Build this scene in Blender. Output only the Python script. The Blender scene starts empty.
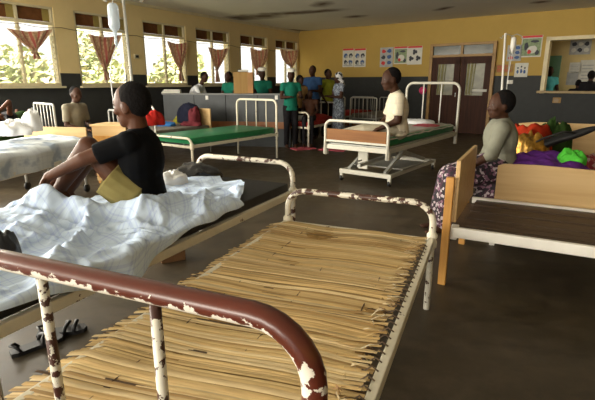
import bpy, bmesh, math, random
from mathutils import Vector, Matrix, noise
random.seed(7)
V = Vector
SC = bpy.context.scene
COL = SC.collection
PI = math.pi
# ------------------------------------------------------------------ camera
FOC, PITCH, EYE = 450.0, math.atan(117/450), 1.45
cs, sn = math.cos(PITCH), math.sin(PITCH)
def ray(u, v):
    a = u-297.5; b = 200-v
    return V((a, b*sn+FOC*cs, b*cs-FOC*sn))
def at(u, v, Y):                       # the place seen at (u, v) of the photo, Y metres ahead
    r = ray(u, v); k = Y/r.y
    return V((r.x*k, Y, EYE+r.z*k))
def ground(u, v, z=0.0):
    r = ray(u, v); k = (z-EYE)/r.z
    return V((r.x*k, r.y*k, z))
cam_d = bpy.data.cameras.new('camera'); cam = bpy.data.objects.new('camera', cam_d); COL.objects.link(cam)
cam.location = (0, 0, EYE); cam.rotation_euler = (PI/2-PITCH, 0, 0)
cam_d.sensor_width = 36; cam_d.lens = FOC/595*36; cam_d.clip_start = 0.02
SC.camera = cam
SC.view_settings.view_transform = 'Standard'
SC.view_settings.look = 'None'

# ------------------------------------------------------------------ materials
def new_mat(name):
    m = bpy.data.materials.new(name); m.use_nodes = True
    nt = m.node_tree; b = nt.nodes['Principled BSDF']
    return m, nt, b
def N(nt, t, **kw):
    n = nt.nodes.new(t)
    for k, v in kw.items():
        if k in n.inputs.keys(): n.inputs[k].default_value = v
        else: setattr(n, k, v)
    return n
def mixc(nt, fac, a, b, mode='MIX'):
    n = nt.nodes.new('ShaderNodeMix'); n.data_type = 'RGBA'; n.blend_type = mode
    for idx, val in ((0, fac), (6, a), (7, b)):
        if hasattr(val, 'links') or isinstance(val, bpy.types.NodeSocket): nt.links.new(val, n.inputs[idx])
        elif idx == 0: n.inputs[0].default_value = val
        else: n.inputs[idx].default_value = (*val, 1)
    return n.outputs[2]
def math_(nt, op, a, b=None, c=None, clamp=False):
    n = nt.nodes.new('ShaderNodeMath'); n.operation = op; n.use_clamp = clamp
    for i, val in enumerate((a, b, c)):
        if val is None: continue
        if isinstance(val, bpy.types.NodeSocket): nt.links.new(val, n.inputs[i])
        else: n.inputs[i].default_value = val
    return n.outputs[0]
def coord(nt, kind='Object', scale=(1, 1, 1), rot=(0, 0, 0)):
    tc = nt.nodes.new('ShaderNodeTexCoord'); mp = nt.nodes.new('ShaderNodeMapping')
    mp.inputs['Scale'].default_value = scale; mp.inputs['Rotation'].default_value = rot
    nt.links.new(tc.outputs[kind], mp.inputs[0]); return mp.outputs[0]
def noise_(nt, vec, scale=5, detail=4, rough=.55):
    n = nt.nodes.new('ShaderNodeTexNoise'); nt.links.new(vec, n.inputs['Vector'])
    n.inputs['Scale'].default_value = scale; n.inputs['Detail'].default_value = detail; n.inputs['Roughness'].default_value = rough
    return n.outputs['Fac']
def ramp(nt, fac, stops):
    n = nt.nodes.new('ShaderNodeValToRGB'); nt.links.new(fac, n.inputs[0])
    e = n.color_ramp.elements
    while len(e) < len(stops): e.new(0.5)
    for el, (p, c) in zip(e, stops): el.position = p; el.color = (*c, 1)
    return n.outputs[0]
def bump(nt, b, h, strength=.3, dist=.02):
    n = nt.nodes.new('ShaderNodeBump'); n.inputs['Strength'].default_value = strength; n.inputs['Distance'].default_value = dist
    nt.links.new(h, n.inputs['Height']); nt.links.new(n.outputs[0], b.inputs['Normal'])
def sh(c, k): return tuple(min(1, x*k) for x in c)
def plain(name, c, rough=.6, var=.25, scale=6, metal=0, bmp=0, kind='Object', stretch=(1, 1, 1)):
    m, nt, b = new_mat(name)
    vec = coord(nt, kind, stretch); f = noise_(nt, vec, scale)
    nt.links.new(ramp(nt, f, [(.3, sh(c, 1-var)), (.7, sh(c, 1+var*.6))]), b.inputs['Base Color'])
    b.inputs['Roughness'].default_value = rough; b.inputs['Metallic'].default_value = metal
    if rough >= .75: b.inputs['Specular IOR Level'].default_value = .12
    elif 'skin' in name: b.inputs['Specular IOR Level'].default_value = .22
    if bmp: bump(nt, b, f, bmp)
    return m
def wood(name, c, c2, scale=3, axis='x', rough=.45):
    m, nt, b = new_mat(name)
    st = {'x': (.35, 6, 6), 'y': (6, .35, 6), 'z': (6, 6, .35)}[axis]
    vec = coord(nt, 'Object', st); f = noise_(nt, vec, scale, 6, .6)
    nt.links.new(ramp(nt, f, [(.3, c2), (.62, c)]), b.inputs['Base Color'])
    b.inputs['Roughness'].default_value = rough; b.inputs['Specular IOR Level'].default_value = .22; bump(nt, b, f, .08)
    return m
def chipped(name, paint, rust, amount=.42, scale=14, top=None, rough=.4, zrust=None):
    """old enamel flaked to rust; top = colour of the brown coat that covers the upper side of the tube"""
    m, nt, b = new_mat(name)
    vec = coord(nt, 'Object'); f = noise_(nt, vec, scale, 7, .62); f2 = noise_(nt, vec, scale*.28, 3)
    col = mixc(nt, noise_(nt, vec, 40, 3), sh(paint, .86), paint)
    if top:
        g = nt.nodes.new('ShaderNodeNewGeometry'); sx = nt.nodes.new('ShaderNodeSeparateXYZ')
        nt.links.new(g.outputs['Normal'], sx.inputs[0])
        # upper side keeps the brown coat, lower side flaked to white
        mval = math_(nt, 'ADD', math_(nt, 'MULTIPLY', sx.outputs[2], .75), math_(nt, 'MULTIPLY', math_(nt, 'SUBTRACT', f, .5), 3.3))
        mval = math_(nt, 'ADD', mval, math_(nt, 'MULTIPLY', math_(nt, 'SUBTRACT', f2, .5), 1.5))
        edge = math_(nt, 'GREATER_THAN', mval, -.20)
        tcol = mixc(nt, noise_(nt, vec, 9, 5), top, sh(top, .55))
        col = mixc(nt, edge, col, tcol); h = edge
    else:
        k = math_(nt, 'ADD', f, math_(nt, 'MULTIPLY', math_(nt, 'SUBTRACT', f2, .5), .35))
        mask = math_(nt, 'LESS_THAN', k, amount)
        if zrust is not None:
            sz = nt.nodes.new('ShaderNodeSeparateXYZ'); nt.links.new(vec, sz.inputs[0])
            zz = math_(nt, 'MULTIPLY', math_(nt, 'GREATER_THAN', sz.outputs[2], zrust), .13)
            mask = math_(nt, 'LESS_THAN', k, math_(nt, 'ADD', zz, amount))
        col = mixc(nt, mask, col, mixc(nt, noise_(nt, vec, 30), rust, sh(rust, .5))); h = mask
        h = math_(nt, 'SUBTRACT', 1.0, mask)
    nt.links.new(col, b.inputs['Base Color']); b.inputs['Roughness'].default_value = rough
    bump(nt, b, h, .25, .004)
    return m
def attr_mat(name, rough=.6, bmp=0, scale=60, spec=.4, stretch=(1, 1, 1), var=.35):
    m, nt, b = new_mat(name)
    a = nt.nodes.new('ShaderNodeVertexColor'); a.layer_name = 'Col'
    f = noise_(nt, coord(nt, 'Object', stretch), scale, 4)
    nt.links.new(mixc(nt, 1.0, a.outputs[0], ramp(nt, f, [(.3, (1-var,)*3), (.7, (1, 1, 1))]), 'MULTIPLY'), b.inputs['Base Color'])
    b.inputs['Roughness'].default_value = rough; b.inputs['Specular IOR Level'].default_value = spec
    if bmp: bump(nt, b, f, bmp)
    return m
def plaid(name, base, line, scale=(9, 9), blot=None):
    m, nt, b = new_mat(name)
    vec = coord(nt, 'UV', (scale[0], scale[1], 1)); sx = nt.nodes.new('ShaderNodeSeparateXYZ'); nt.links.new(vec, sx.inputs[0])
    masks = []
    for o in (sx.outputs[0], sx.outputs[1]):
        fr = math_(nt, 'FRACT', o)
        a = math_(nt, 'LESS_THAN', math_(nt, 'ABSOLUTE', math_(nt, 'SUBTRACT', fr, .3)), .06)
        c = math_(nt, 'LESS_THAN', math_(nt, 'ABSOLUTE', math_(nt, 'SUBTRACT', fr, .5)), .03)
        d = math_(nt, 'LESS_THAN', math_(nt, 'ABSOLUTE', math_(nt, 'SUBTRACT', fr, .75)), .015)
        masks.append(math_(nt, 'MAXIMUM', math_(nt, 'MAXIMUM', a, c), d))
    k = math_(nt, 'MULTIPLY', math_(nt, 'ADD', masks[0], masks[1]), .22)
    col = mixc(nt, k, base, line)
    if blot:
        f = noise_(nt, vec, 1.3, 3); fm = ramp(nt, f, [(.5, (0, 0, 0)), (.62, (1, 1, 1))])
        col = mixc(nt, fm, col, blot)
    nt.links.new(col, b.inputs['Base Color']); b.inputs['Roughness'].default_value = .85
    b.inputs['Specular IOR Level'].default_value = .15
    return m
def blotch(name, cols, scale=30, rough=.8, kind='Object'):
    """printed cloth: voronoi cells coloured from a list"""
    m, nt, b = new_mat(name)
    v = nt.nodes.new('ShaderNodeTexVoronoi'); nt.links.new(coord(nt, kind), v.inputs['Vector']); v.inputs['Scale'].default_value = scale
    sx = nt.nodes.new('ShaderNodeSeparateColor'); nt.links.new(v.outputs['Color'], sx.inputs[0])
    n = len(cols); r = nt.nodes.new('ShaderNodeValToRGB'); r.color_ramp.interpolation = 'CONSTANT'
    e = r.color_ramp.elements
    while len(e) < n: e.new(.5)
    for i, c in enumerate(cols): e[i].position = i/n; e[i].color = (*c, 1)
    nt.links.new(sx.outputs[0], r.inputs[0]); nt.links.new(r.outputs[0], b.inputs['Base Color'])
    b.inputs['Roughness'].default_value = rough
    return m
def emit_free_glass(name, c=(1, 1, 1), opacity=.2, rough=.1):
    m, nt, b = new_mat(name)
    out = nt.nodes['Material Output']; t = nt.nodes.new('ShaderNodeBsdfTransparent'); mx = nt.nodes.new('ShaderNodeMixShader')
    b.inputs['Base Color'].default_value = (*c, 1); b.inputs['Roughness'].default_value = rough
    mx.inputs[0].default_value = opacity
    nt.links.new(t.outputs[0], mx.inputs[1]); nt.links.new(b.outputs[0], mx.inputs[2]); nt.links.new(mx.outputs[0], out.inputs[0])
    return m

M = {}
# wall paint: ochre above, dark grey gloss dado below
def wall_mat(name, ochre, grey, zline):
    m, nt, b = new_mat(name)
    vec = coord(nt, 'Object'); sx = nt.nodes.new('ShaderNodeSeparateXYZ'); nt.links.new(vec, sx.inputs[0])
    f = noise_(nt, vec, 1.3, 6, .6); f3 = noise_(nt, vec, 7, 5, .6)
    up = mixc(nt, f, sh(ochre, .86), sh(ochre, 1.08)); up = mixc(nt, math_(nt, 'MULTIPLY', f3, .25), up, sh(ochre, .7))
    lo = mixc(nt, f3, sh(grey, .7), sh(grey, 1.25))
    k = math_(nt, 'GREATER_THAN', sx.outputs[2], zline)
    nt.links.new(mixc(nt, k, lo, up), b.inputs['Base Color'])
    nt.links.new(mixc(nt, k, (.55,)*3, (.7,)*3), b.inputs['Roughness']); b.inputs['Specular IOR Level'].default_value = .25
    bump(nt, b, f3, .05); return m
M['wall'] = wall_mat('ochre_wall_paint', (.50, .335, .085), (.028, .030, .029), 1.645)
M['wall_left'] = wall_mat('ochre_wall_paint_lit', (.74, .59, .30), (.036, .038, .038), 1.645)  # same ochre made paler: window light and haze put into the colour
M['wall_plain'] = plain('yellow_wall_paint', (.66, .52, .23), .7, .15, 2)
# floor
def floor_mat():
    m, nt, b = new_mat('polished_concrete')
    vec = coord(nt, 'Object'); f = noise_(nt, vec, 1.1, 7, .62); g = noise_(nt, vec, 5.5, 6, .65); h = noise_(nt, coord(nt, 'Object', (1, 2.3, 1), (0, 0, .5)), 2.2, 5, .6)
    c = ramp(nt, f, [(.3, (.032, .025, .016)), (.55, (.062, .047, .028)), (.75, (.098, .074, .044))])
    c = mixc(nt, math_(nt, 'MULTIPLY', ramp(nt, g, [(.45, (0, 0, 0)), (.7, (1, 1, 1))]), .45), c, (.13, .098, .065))
    c = mixc(nt, math_(nt, 'MULTIPLY', ramp(nt, h, [(.55, (0, 0, 0)), (.66, (1, 1, 1))]), .4), c, (.020, .017, .014))
    nt.links.new(c, b.inputs['Base Color'])
    nt.links.new(ramp(nt, g, [(.3, (.34,)*3), (.7, (.55,)*3)]), b.inputs['Roughness']); b.inputs['Specular IOR Level'].default_value = .32
    bump(nt, b, g, .04); return m
M['floor'] = floor_mat()
def ceil_mat():
    m, nt, b = new_mat('stained_ceiling_board')
    vec = coord(nt, 'Object'); f = noise_(nt, vec, .8, 6, .6); g = noise_(nt, vec, 3, 6, .65)
    c = mixc(nt, f, (.66, .63, .55), (.82, .79, .71))
    sx = nt.nodes.new('ShaderNodeSeparateXYZ'); nt.links.new(vec, sx.inputs[0])
    wob = math_(nt, 'MULTIPLY', math_(nt, 'SUBTRACT', g, .5), 1.0)
    for (cx, cy, rx, ry, rot) in STAINS:
        dx = math_(nt, 'SUBTRACT', sx.outputs[0], cx); dy = math_(nt, 'SUBTRACT', sx.outputs[1], cy)
        a, s_ = math.cos(rot), math.sin(rot)
        px = math_(nt, 'ADD', math_(nt, 'MULTIPLY', dx, a/rx), math_(nt, 'MULTIPLY', dy, s_/rx))
        py = math_(nt, 'ADD', math_(nt, 'MULTIPLY', dx, -s_/ry), math_(nt, 'MULTIPLY', dy, a/ry))
        d = math_(nt, 'SQRT', math_(nt, 'ADD', math_(nt, 'MULTIPLY', px, px), math_(nt, 'MULTIPLY', py, py)))
        d = math_(nt, 'ADD', d, wob)
        k = math_(nt, 'MULTIPLY', math_(nt, 'SUBTRACT', 1.0, d, clamp=True), 1.15, clamp=True)
        c = mixc(nt, k, c, (.13, .075, .032))
    nt.links.new(c, b.inputs['Base Color']); b.inputs['Roughness'].default_value = .85
    return m
M['frame_cream'] = plain('cream_window_frame', (.62, .55, .36), .5, .12)
M['transom'] = plain('brown_transom_curtain', (.15, .062, .022), .8, .35, 5)
M['transom_olive'] = plain('olive_transom_glass', (.30, .23, .06), .5, .2, 5)
M['louvre'] = emit_free_glass('louvre_glass', (.8, .85, .8), .14, .08)
M['door_wood'] = wood('dark_door_wood', (.062, .020, .009), (.030, .010, .005), 3, 'z', .6)
M['door_frame'] = plain('ochre_door_frame', (.36, .20, .05), .5, .2)
M['door_glass'] = plain('olive_door_glass', (.17, .16, .08), .35, .5, 3)
M['door_panel_dark'] = plain('dark_transom_glass', (.07, .08, .06), .15, .2)
M['white'] = plain('white_paint', (.78, .76, .7), .45, .08)
M['cream_metal'] = chipped('cream_bed_enamel', (.60, .58, .49), (.10, .05, .03), .30, 10)
M['grey_metal'] = plain('grey_bed_enamel', (.42, .42, .38), .4, .15, 8)
M['chrome'] = plain('dull_steel', (.45, .45, .43), .3, .1, 8, 1)
M['iron_white'] = chipped('white_flaking_enamel', (.78, .74, .62), (.095, .035, .022), .435, 24)
M['iron_bar'] = chipped('white_heavily_flaked_enamel', (.80, .77, .66), (.085, .03, .02), .485, 26)
M['iron_top'] = chipped('rust_worn_enamel', (.74, .70, .58), (.085, .032, .02), .39, 24, zrust=.655)
M['iron_brown'] = chipped('brown_over_white_enamel', (.82, .78, .68), (.1, .03, .02), .4, 36, top=(.125, .027, .014), rough=.28)
M['iron_clean'] = chipped('ivory_enamel', (.80, .75, .60), (.16, .07, .03), .34, 13)
M['wire'] = plain('rusty_wire', (.16, .11, .07), .5, .4, 30, .6)
M['reed'] = attr_mat('dry_reed', .55, .05, 55, .35, (.15, 1, 1), .22)
M['plaid'] = plaid('blue_plaid_cotton', (.66, .80, 1.0), (.26, .37, .78), (8, 14))
M['floral_sheet'] = plaid('grey_floral_cotton', (.72, .79, .86), (.5, .55, .66), (4, 6), (.38, .46, .60))
M['white_cloth'] = plain('white_cotton', (.78, .80, .82), .85, .12, 5)
M['black_vinyl'] = plain('black_vinyl', (.007, .007, .008), .6, .4, 12, bmp=.15)
M['black_plastic'] = plain('black_plastic_film', (.010, .010, .011), .22, .4, 20, bmp=.5)
M['green_vinyl'] = plain('green_vinyl', (.012, .20, .072), .35, .18, 6)
M['ply'] = wood('birch_plywood', (.62, .43, .21), (.52, .34, .15), 2.2, 'x')
M['ply_edge'] = wood('orange_pine', (.62, .33, .09), (.50, .24, .06), 3, 'z')
M['ply_brown'] = wood('brown_laminate', (.24, .10, .026), (.17, .065, .016), 3, 'x')
M['slat'] = wood('dark_slat_wood', (.085, .055, .036), (.040, .026, .018), 4, 'x')
M['box_wood'] = wood('tan_cabinet_wood', (.32, .19, .055), (.26, .145, .04), 3, 'z')
M['counter'] = plain('slate_counter_paint', (.040, .047, .053), .5, .25, 4)
M['counter_band'] = plain('orange_brown_counter_band', (.24, .085, .022), .45, .25, 5)
M['counter_top'] = plain('grey_counter_top', (.17, .175, .17), .45, .2, 5)
M['skin'] = plain('dark_brown_skin', (.050, .020, .010), .55, .18, 9)
M['skin_boy'] = plain('brown_skin', (.082, .031, .015), .55, .22, 9)
M['hair'] = plain('black_hair', (.007, .006, .006), .9, .3, 60, bmp=.4)
M['eye'] = plain('eye_dark', (.10, .08, .07), .2, .3, 60)
M['tee'] = plain('black_cotton', (.0035, .004, .0055), .85, .25, 12)
M['khaki'] = plain('khaki_cotton', (.25, .21, .078), .85, .22, 8, bmp=.1)
M['grey_shirt'] = plain('sage_grey_cotton', (.20, .20, .155), .85, .16, 9)
M['grey_shirt_dark'] = plain('taupe_cotton', (.22, .20, .15), .85, .15, 9)
M['cream_shirt'] = plaid('cream_checked_cotton', (.66, .60, .46), (.3, .28, .24), (14, 14))
M['nurse_green'] = plain('nurse_green', (.012, .16, .105), .8, .2, 9)
M['blue_shirt'] = plain('blue_cotton', (.045, .11, .27), .8, .2, 9)
M['yellow_green'] = plain('lime_cotton', (.36, .40, .04), .8, .2, 9)
M['tan_cloth'] = plain('tan_cotton', (.35, .22, .09), .8, .2, 9)
M['teal'] = plain('turquoise_cotton', (.10, .46, .48), .8, .15, 9)
M['red_cloth'] = plain('red_cotton', (.42, .02, .015), .8, .25, 9)
M['dark_cloth'] = plain('dark_trousers', (.013, .012, .014), .85, .3, 9)
M['khaki_trouser'] = plain('pale_khaki_trousers', (.38, .34, .25), .85, .15, 9)
M['print_dress'] = blotch('patterned_dress', [(.10, .12, .16), (.3, .34, .4), (.18, .21, .26), (.05, .06, .08)], 45)
M['print_skirt'] = blotch('floral_skirt', [(.015, .012, .02), (.05, .012, .03), (.45, .38, .40), (.02, .012, .02), (.20, .10, .15), (.012, .01, .012)], 42)
M['headscarf'] = blotch('black_white_scarf', [(.6, .6, .6), (.7, .7, .7), (.02, .02, .02)], 18)
M['gold'] = plain('gold_satin', (.40, .21, .03), .3, .6, 22, .6, .5)
M['purple'] = plain('purple_cloth', (.13, .03, .25), .75, .45, 14)
M['neon'] = plain('neon_green_cloth', (.10, .62, .06), .75, .2, 8)
M['orange'] = plain('orange_red_cloth', (.38, .03, .009), .75, .35, 10)
M['deep_green'] = plain('deep_green_cloth', (.022, .05, .01), .8, .4, 10)
M['red_print'] = blotch('red_white_print', [(.28, .02, .03), (.40, .30, .28), (.2, .01, .02), (.33, .05, .05)], 30)
M['maroon'] = plain('maroon_cloth', (.16, .03, .04), .8, .3, 9)
M['pink'] = plain('pink_plastic', (.80, .05, .20), .35, .1, 9)
M['pink_mat'] = plain('pink_mat', (.50, .10, .13), .8, .2, 9)
M['red_blanket'] = plain('red_blanket', (.36, .035, .03), .85, .35, 8)
M['blue_cloth'] = plain('blue_blanket', (.04, .16, .42), .8, .3, 9)
M['yellow_cloth'] = plain('olive_yellow_cloth', (.26, .24, .03), .8, .3, 9)
M['navy'] = plain('navy_cloth', (.012, .014, .03), .8, .3, 9)
M['grey_mattress'] = plain('grey_mattress', (.22, .20, .17), .8, .2, 9)
M['paper'] = plain('paper', (.66, .65, .58), .7, .08, 9)
M['paper_grey'] = plain('grey_paper', (.42, .43, .42), .7, .2, 9)
M['poster_green'] = plain('poster_green', (.26, .34, .19), .7, .3, 20)
M['poster_red'] = plain('poster_red', (.60, .03, .03), .6, .1, 9)
M['ink'] = plain('poster_ink', (.05, .055, .07), .7, .3, 20)
M['ink_blue'] = plain('poster_blue', (.06, .12, .30), .7, .3, 20)
M['green_door'] = plain('green_door_paint', (.13, .30, .16), .4, .15, 5)
M['curtain'] = None
M['bag'] = emit_free_glass('drip_bag_plastic', (.62, .72, .80), .62, .12)
M['tube'] = emit_free_glass('clear_tube', (.85, .88, .9), .75, .1)
M['leaf'] = attr_mat('leaf', .5, 0, 20, .3)
M['bark'] = plain('bark', (.16, .11, .07), .9, .3, 9)
M['grass'] = plain('sunlit_yard', (.50, .46, .26), .95, .35, 2)
M['sandal'] = plain('black_rubber', (.009, .009, .010), .5, .3, 12)
M['brown_box'] = plain('brown_carton', (.12, .06, .025), .8, .25, 9)
def curtain_mat():
    m, nt, b = new_mat('striped_curtain_cloth')
    vec = coord(nt, 'UV'); sx = nt.nodes.new('ShaderNodeSeparateXYZ'); nt.links.new(vec, sx.inputs[0])
    fr = math_(nt, 'FRACT', math_(nt, 'MULTIPLY', sx.outputs[0], 5.0))
    st = math_(nt, 'LESS_THAN', math_(nt, 'ABSOLUTE', math_(nt, 'SUBTRACT', fr, .5)), .13)
    f = noise_(nt, coord(nt, 'UV', (22, 14, 1)), 1, 3)
    base = mixc(nt, ramp(nt, f, [(.45, (0, 0, 0)), (.55, (1, 1, 1))]), (.52, .38, .25), (.30, .17, .11))
    nt.links.new(mixc(nt, st, base, (.26, .025, .03)), b.inputs['Base Color']); b.inputs['Roughness'].default_value = .85
    tr = nt.nodes.new('ShaderNodeBsdfTranslucent'); tr.inputs[0].default_value = (.42, .24, .16, 1)
    mx = nt.nodes.new('ShaderNodeMixShader'); mx.inputs[0].default_value = .22
    nt.links.new(b.outputs[0], mx.inputs[1]); nt.links.new(tr.outputs[0], mx.inputs[2])
    nt.links.new(mx.outputs[0], nt.nodes['Material Output'].inputs[0])
    return m
M['curtain'] = curtain_mat()

# ------------------------------------------------------------------ mesh building
class MB:
    def __init__(s): s.v = []; s.f = []; s.uv = {}; s.col = {}
    def add(s, vs, fs, col=None):
        o = len(s.v); s.v += [V(p) for p in vs]
        for f in fs:
            if col is not None: s.col[len(s.f)] = col
            s.f.append([i+o for i in f])
        return s
    def box(s, c, d, ax=None, bev=0.0, col=None):
        """box centre c, full size d, axes ax (three unit vectors)"""
        c = V(c); ax = ax or (V((1, 0, 0)), V((0, 1, 0)), V((0, 0, 1)))
        h = [x/2 for x in d]
        if bev <= 0:
            vs = [c+ax[0]*h[0]*i+ax[1]*h[1]*j+ax[2]*h[2]*k for i in (-1, 1) for j in (-1, 1) for k in (-1, 1)]
            return s.add(vs, [(0, 1, 3, 2), (4, 6, 7, 5), (0, 4, 5, 1), (2, 3, 7, 6), (0, 2, 6, 4), (1, 5, 7, 3)], col)
        bm = bmesh.new(); bmesh.ops.create_cube(bm, size=1)
        for v in bm.verts: v.co = V((v.co.x*d[0], v.co.y*d[1], v.co.z*d[2]))
        bmesh.ops.bevel(bm, geom=bm.edges[:], offset=bev, segments=2, profile=.6, affect='EDGES')
        bm.verts.index_update()
        s.add([c+ax[0]*v.co.x+ax[1]*v.co.y+ax[2]*v.co.z for v in bm.verts], [[v.index for v in f.verts] for f in bm.faces], col)
        bm.free(); return s
    def bar(s, a, b, w, h, up=V((0, 0, 1)), bev=0.0, col=None):
        a = V(a); b = V(b); x = (b-a); L = x.length; x = x.normalized(); y = up.cross(x).normalized(); z = x.cross(y)
        return s.box((a+b)/2, (L, w, h), (x, y, z), bev, col)
    def tube(s, pts, r, n=10, cap=True, col=None):
        pts = [V(p) for p in pts]; m = len(pts)
        rs = r if isinstance(r, (list, tuple)) else [r]*m
        T = []
        for i in range(m):
            a = pts[max(0, i-1)]; b = pts[min(m-1, i+1)]; T.append((b-a).normalized())
        up = V((0, 0, 1)) if abs(T[0].z) < .9 else V((1, 0, 0))
        nrm = (up-T[0]*up.dot(T[0])).normalized(); vs = []
        for i in range(m):
            nrm = (nrm-T[i]*nrm.dot(T[i])).normalized(); bi = T[i].cross(nrm)
            for k in range(n):
                a = 2*PI*k/n; vs.append(pts[i]+(nrm*math.cos(a)+bi*math.sin(a))*rs[i])
        fs = [(i*n+k, i*n+(k+1) % n, (i+1)*n+(k+1) % n, (i+1)*n+k) for i in range(m-1) for k in range(n)]
        if cap: fs += [tuple(reversed(range(n))), tuple(range((m-1)*n, m*n))]
        return s.add(vs, fs, col)
    def lathe(s, o, prof, n=16, ax=None, col=None):
        o = V(o); ax = ax or (V((1, 0, 0)), V((0, 1, 0)), V((0, 0, 1))); vs = []; m = len(prof)
        for (r, z) in prof:
            for k in range(n):
                a = 2*PI*k/n; vs.append(o+ax[0]*r*math.cos(a)+ax[1]*r*math.sin(a)+ax[2]*z)
        fs = [(i*n+k, i*n+(k+1) % n, (i+1)*n+(k+1) % n, (i+1)*n+k) for i in range(m-1) for k in range(n)]
        fs += [tuple(reversed(range(n))), tuple(range((m-1)*n, m*n))]
        return s.add(vs, fs, col)
    def ell(s, c, r, ax=None, n=16, m=10):
        c = V(c); ax = ax or (V((1, 0, 0)), V((0, 1, 0)), V((0, 0, 1)))
        vs = [c-ax[2]*r[2]]
        for i in range(1, m):
            t = -PI/2+PI*i/m
            for k in range(n):
                a = 2*PI*k/n
                vs.append(c+ax[0]*r[0]*math.cos(t)*math.cos(a)+ax[1]*r[1]*math.cos(t)*math.sin(a)+ax[2]*r[2]*math.sin(t))
        vs.append(c+ax[2]*r[2]); L = len(vs)-1
        fs = [(0, 1+(k+1) % n, 1+k) for k in range(n)]
        for i in range(m-2):
            fs += [(1+i*n+k, 1+i*n+(k+1) % n, 1+(i+1)*n+(k+1) % n, 1+(i+1)*n+k) for k in range(n)]
        fs += [(L, 1+(m-2)*n+k, 1+(m-2)*n+(k+1) % n) for k in range(n)]
        return s.add(vs, fs)
    def cap(s, a, ra, b, rb, n=14, flat=False):
        """tapered capsule (or flat-ended frustum) from a to b"""
        a = V(a); b = V(b); d = b-a; L = d.length
        if L < 1e-5: return s.ell(a, (ra,)*3)
        z = d/L; x = z.orthogonal().normalized(); y = z.cross(x)
        prof = []
        if flat: prof = [(ra*.02, 0), (ra, 0), (rb, L), (rb*.02, L)]
        else:
            for i in range(0, 5): t = PI/2*i/4; prof.append((max(ra*math.sin(t), ra*.03), -ra*math.cos(t)))
            for i in range(0, 5): t = PI/2*i/4; prof.append((max(rb*math.cos(t), rb*.03), L+rb*math.sin(t)))
        return s.lathe(a, prof, n, (x, y, z))
    def grid(s, fn, nu, nv, uv=True):
        """surface fn(a, b) over the unit square"""
        o = len(s.v)
        for j in range(nv+1):
            for i in range(nu+1): s.v.append(V(fn(i/nu, j/nv)))
        for j in range(nv):
            for i in range(nu):
                k = o+j*(nu+1)+i
                if uv: s.uv[len(s.f)] = [(i/nu, j/nv), ((i+1)/nu, j/nv), ((i+1)/nu, (j+1)/nv), (i/nu, (j+1)/nv)]
                s.f.append([k, k+1, k+nu+2, k+nu+1])
        return s
    def efrust(s, a, ra, b, rb, fr, n=20):
        vs = []
        for c, r in ((V(a), ra), (V(b), rb)):
            for k in range(n):
                t = 2*PI*k/n; vs.append(c+fr[0]*r[0]*math.cos(t)+fr[1]*r[1]*math.sin(t))
        fs = [(k, (k+1) % n, n+(k+1) % n, n+k) for k in range(n)]+[tuple(reversed(range(n))), tuple(range(n, 2*n))]
        return s.add(vs, fs)
    def prism(s, outline, o, x, y, depth):
        """flat outline [(a, b)] in plane (x, y) at o, extruded along x cross y"""
        o = V(o); z = x.cross(y).normalized(); n = len(outline)
        vs = [o+x*a+y*b-z*depth/2 for a, b in outline]+[o+x*a+y*b+z*depth/2 for a, b in outline]
        fs = [tuple(reversed(range(n))), tuple(range(n, 2*n))]+[(i, (i+1) % n, n+(i+1) % n, n+i) for i in range(n)]
        return s.add(vs, fs)
    def build(s, name, mat, parent=None, smooth=False, solid=0, sub=0, **props):
        me = bpy.data.meshes.new(name); me.from_pydata([tuple(p) for p in s.v], [], s.f); me.update()
        if s.uv:
            l = me.uv_layers.new(name='UVMap')
            for p in me.polygons:
                if p.index in s.uv:
                    for k, li in enumerate(p.loop_indices): l.data[li].uv = s.uv[p.index][k]
        if s.col:
            ca = me.color_attributes.new('Col', 'FLOAT_COLOR', 'CORNER')
            for p in me.polygons:
                c = s.col.get(p.index, (1, 1, 1))
                for li in p.loop_indices: ca.data[li].color = (*c, 1)
        bm = bmesh.new(); bm.from_mesh(me)
        bmesh.ops.recalc_face_normals(bm, faces=bm.faces[:]) if not (s.uv and not solid) else None
        bm.to_mesh(me); bm.free()
        me.materials.append(mat)
        if smooth:
            me.polygons.foreach_set('use_smooth', [True]*len(me.polygons))
            if smooth == 'auto':
                me.set_sharp_from_angle(angle=math.radians(40))
        o = bpy.data.objects.new(name, me); COL.objects.link(o)
        if parent is not None: o.parent = parent
        if solid:
            md = o.modifiers.new('solid', 'SOLIDIFY'); md.thickness = solid; md.offset = 1
        if sub:
            md = o.modifiers.new('sub', 'SUBSURF'); md.levels = sub; md.render_levels = sub
        for k, v in props.items(): o[k] = v
        return o
def voxel(mb, name, mat, parent, size, smooth_it=6, **props):
    """one continuous skin over overlapping volumes"""
    o = mb.build(name, mat, None)
    md = o.modifiers.new('r', 'REMESH'); md.mode = 'VOXEL'; md.voxel_size = size; md.use_smooth_shade = True
    md2 = o.modifiers.new('s', 'SMOOTH'); md2.iterations = smooth_it; md2.factor = .5
    dg = bpy.context.evaluated_depsgraph_get(); dg.update()
    me = bpy.data.meshes.new_from_object(o.evaluated_get(dg)); me.name = name
    old = o.data; o.modifiers.clear(); o.data = me; bpy.data.meshes.remove(old)
    if not me.materials: me.materials.append(mat)
    me.polygons.foreach_set('use_smooth', [True]*len(me.polygons)); me.update()
    # box-projected UV so checked cloth can be printed on it
    if mat.name.startswith('cream_checked'):
        l = me.uv_layers.new(name='UVMap')
        for p in me.polygons:
            for li in p.loop_indices:
                c = me.vertices[me.loops[li].vertex_index].co
                l.data[li].uv = ((c.x+c.y)*1.0, c.z*1.0)
    if parent is not None: o.parent = parent
    for k, v in props.items(): o[k] = v
    return o
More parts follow.
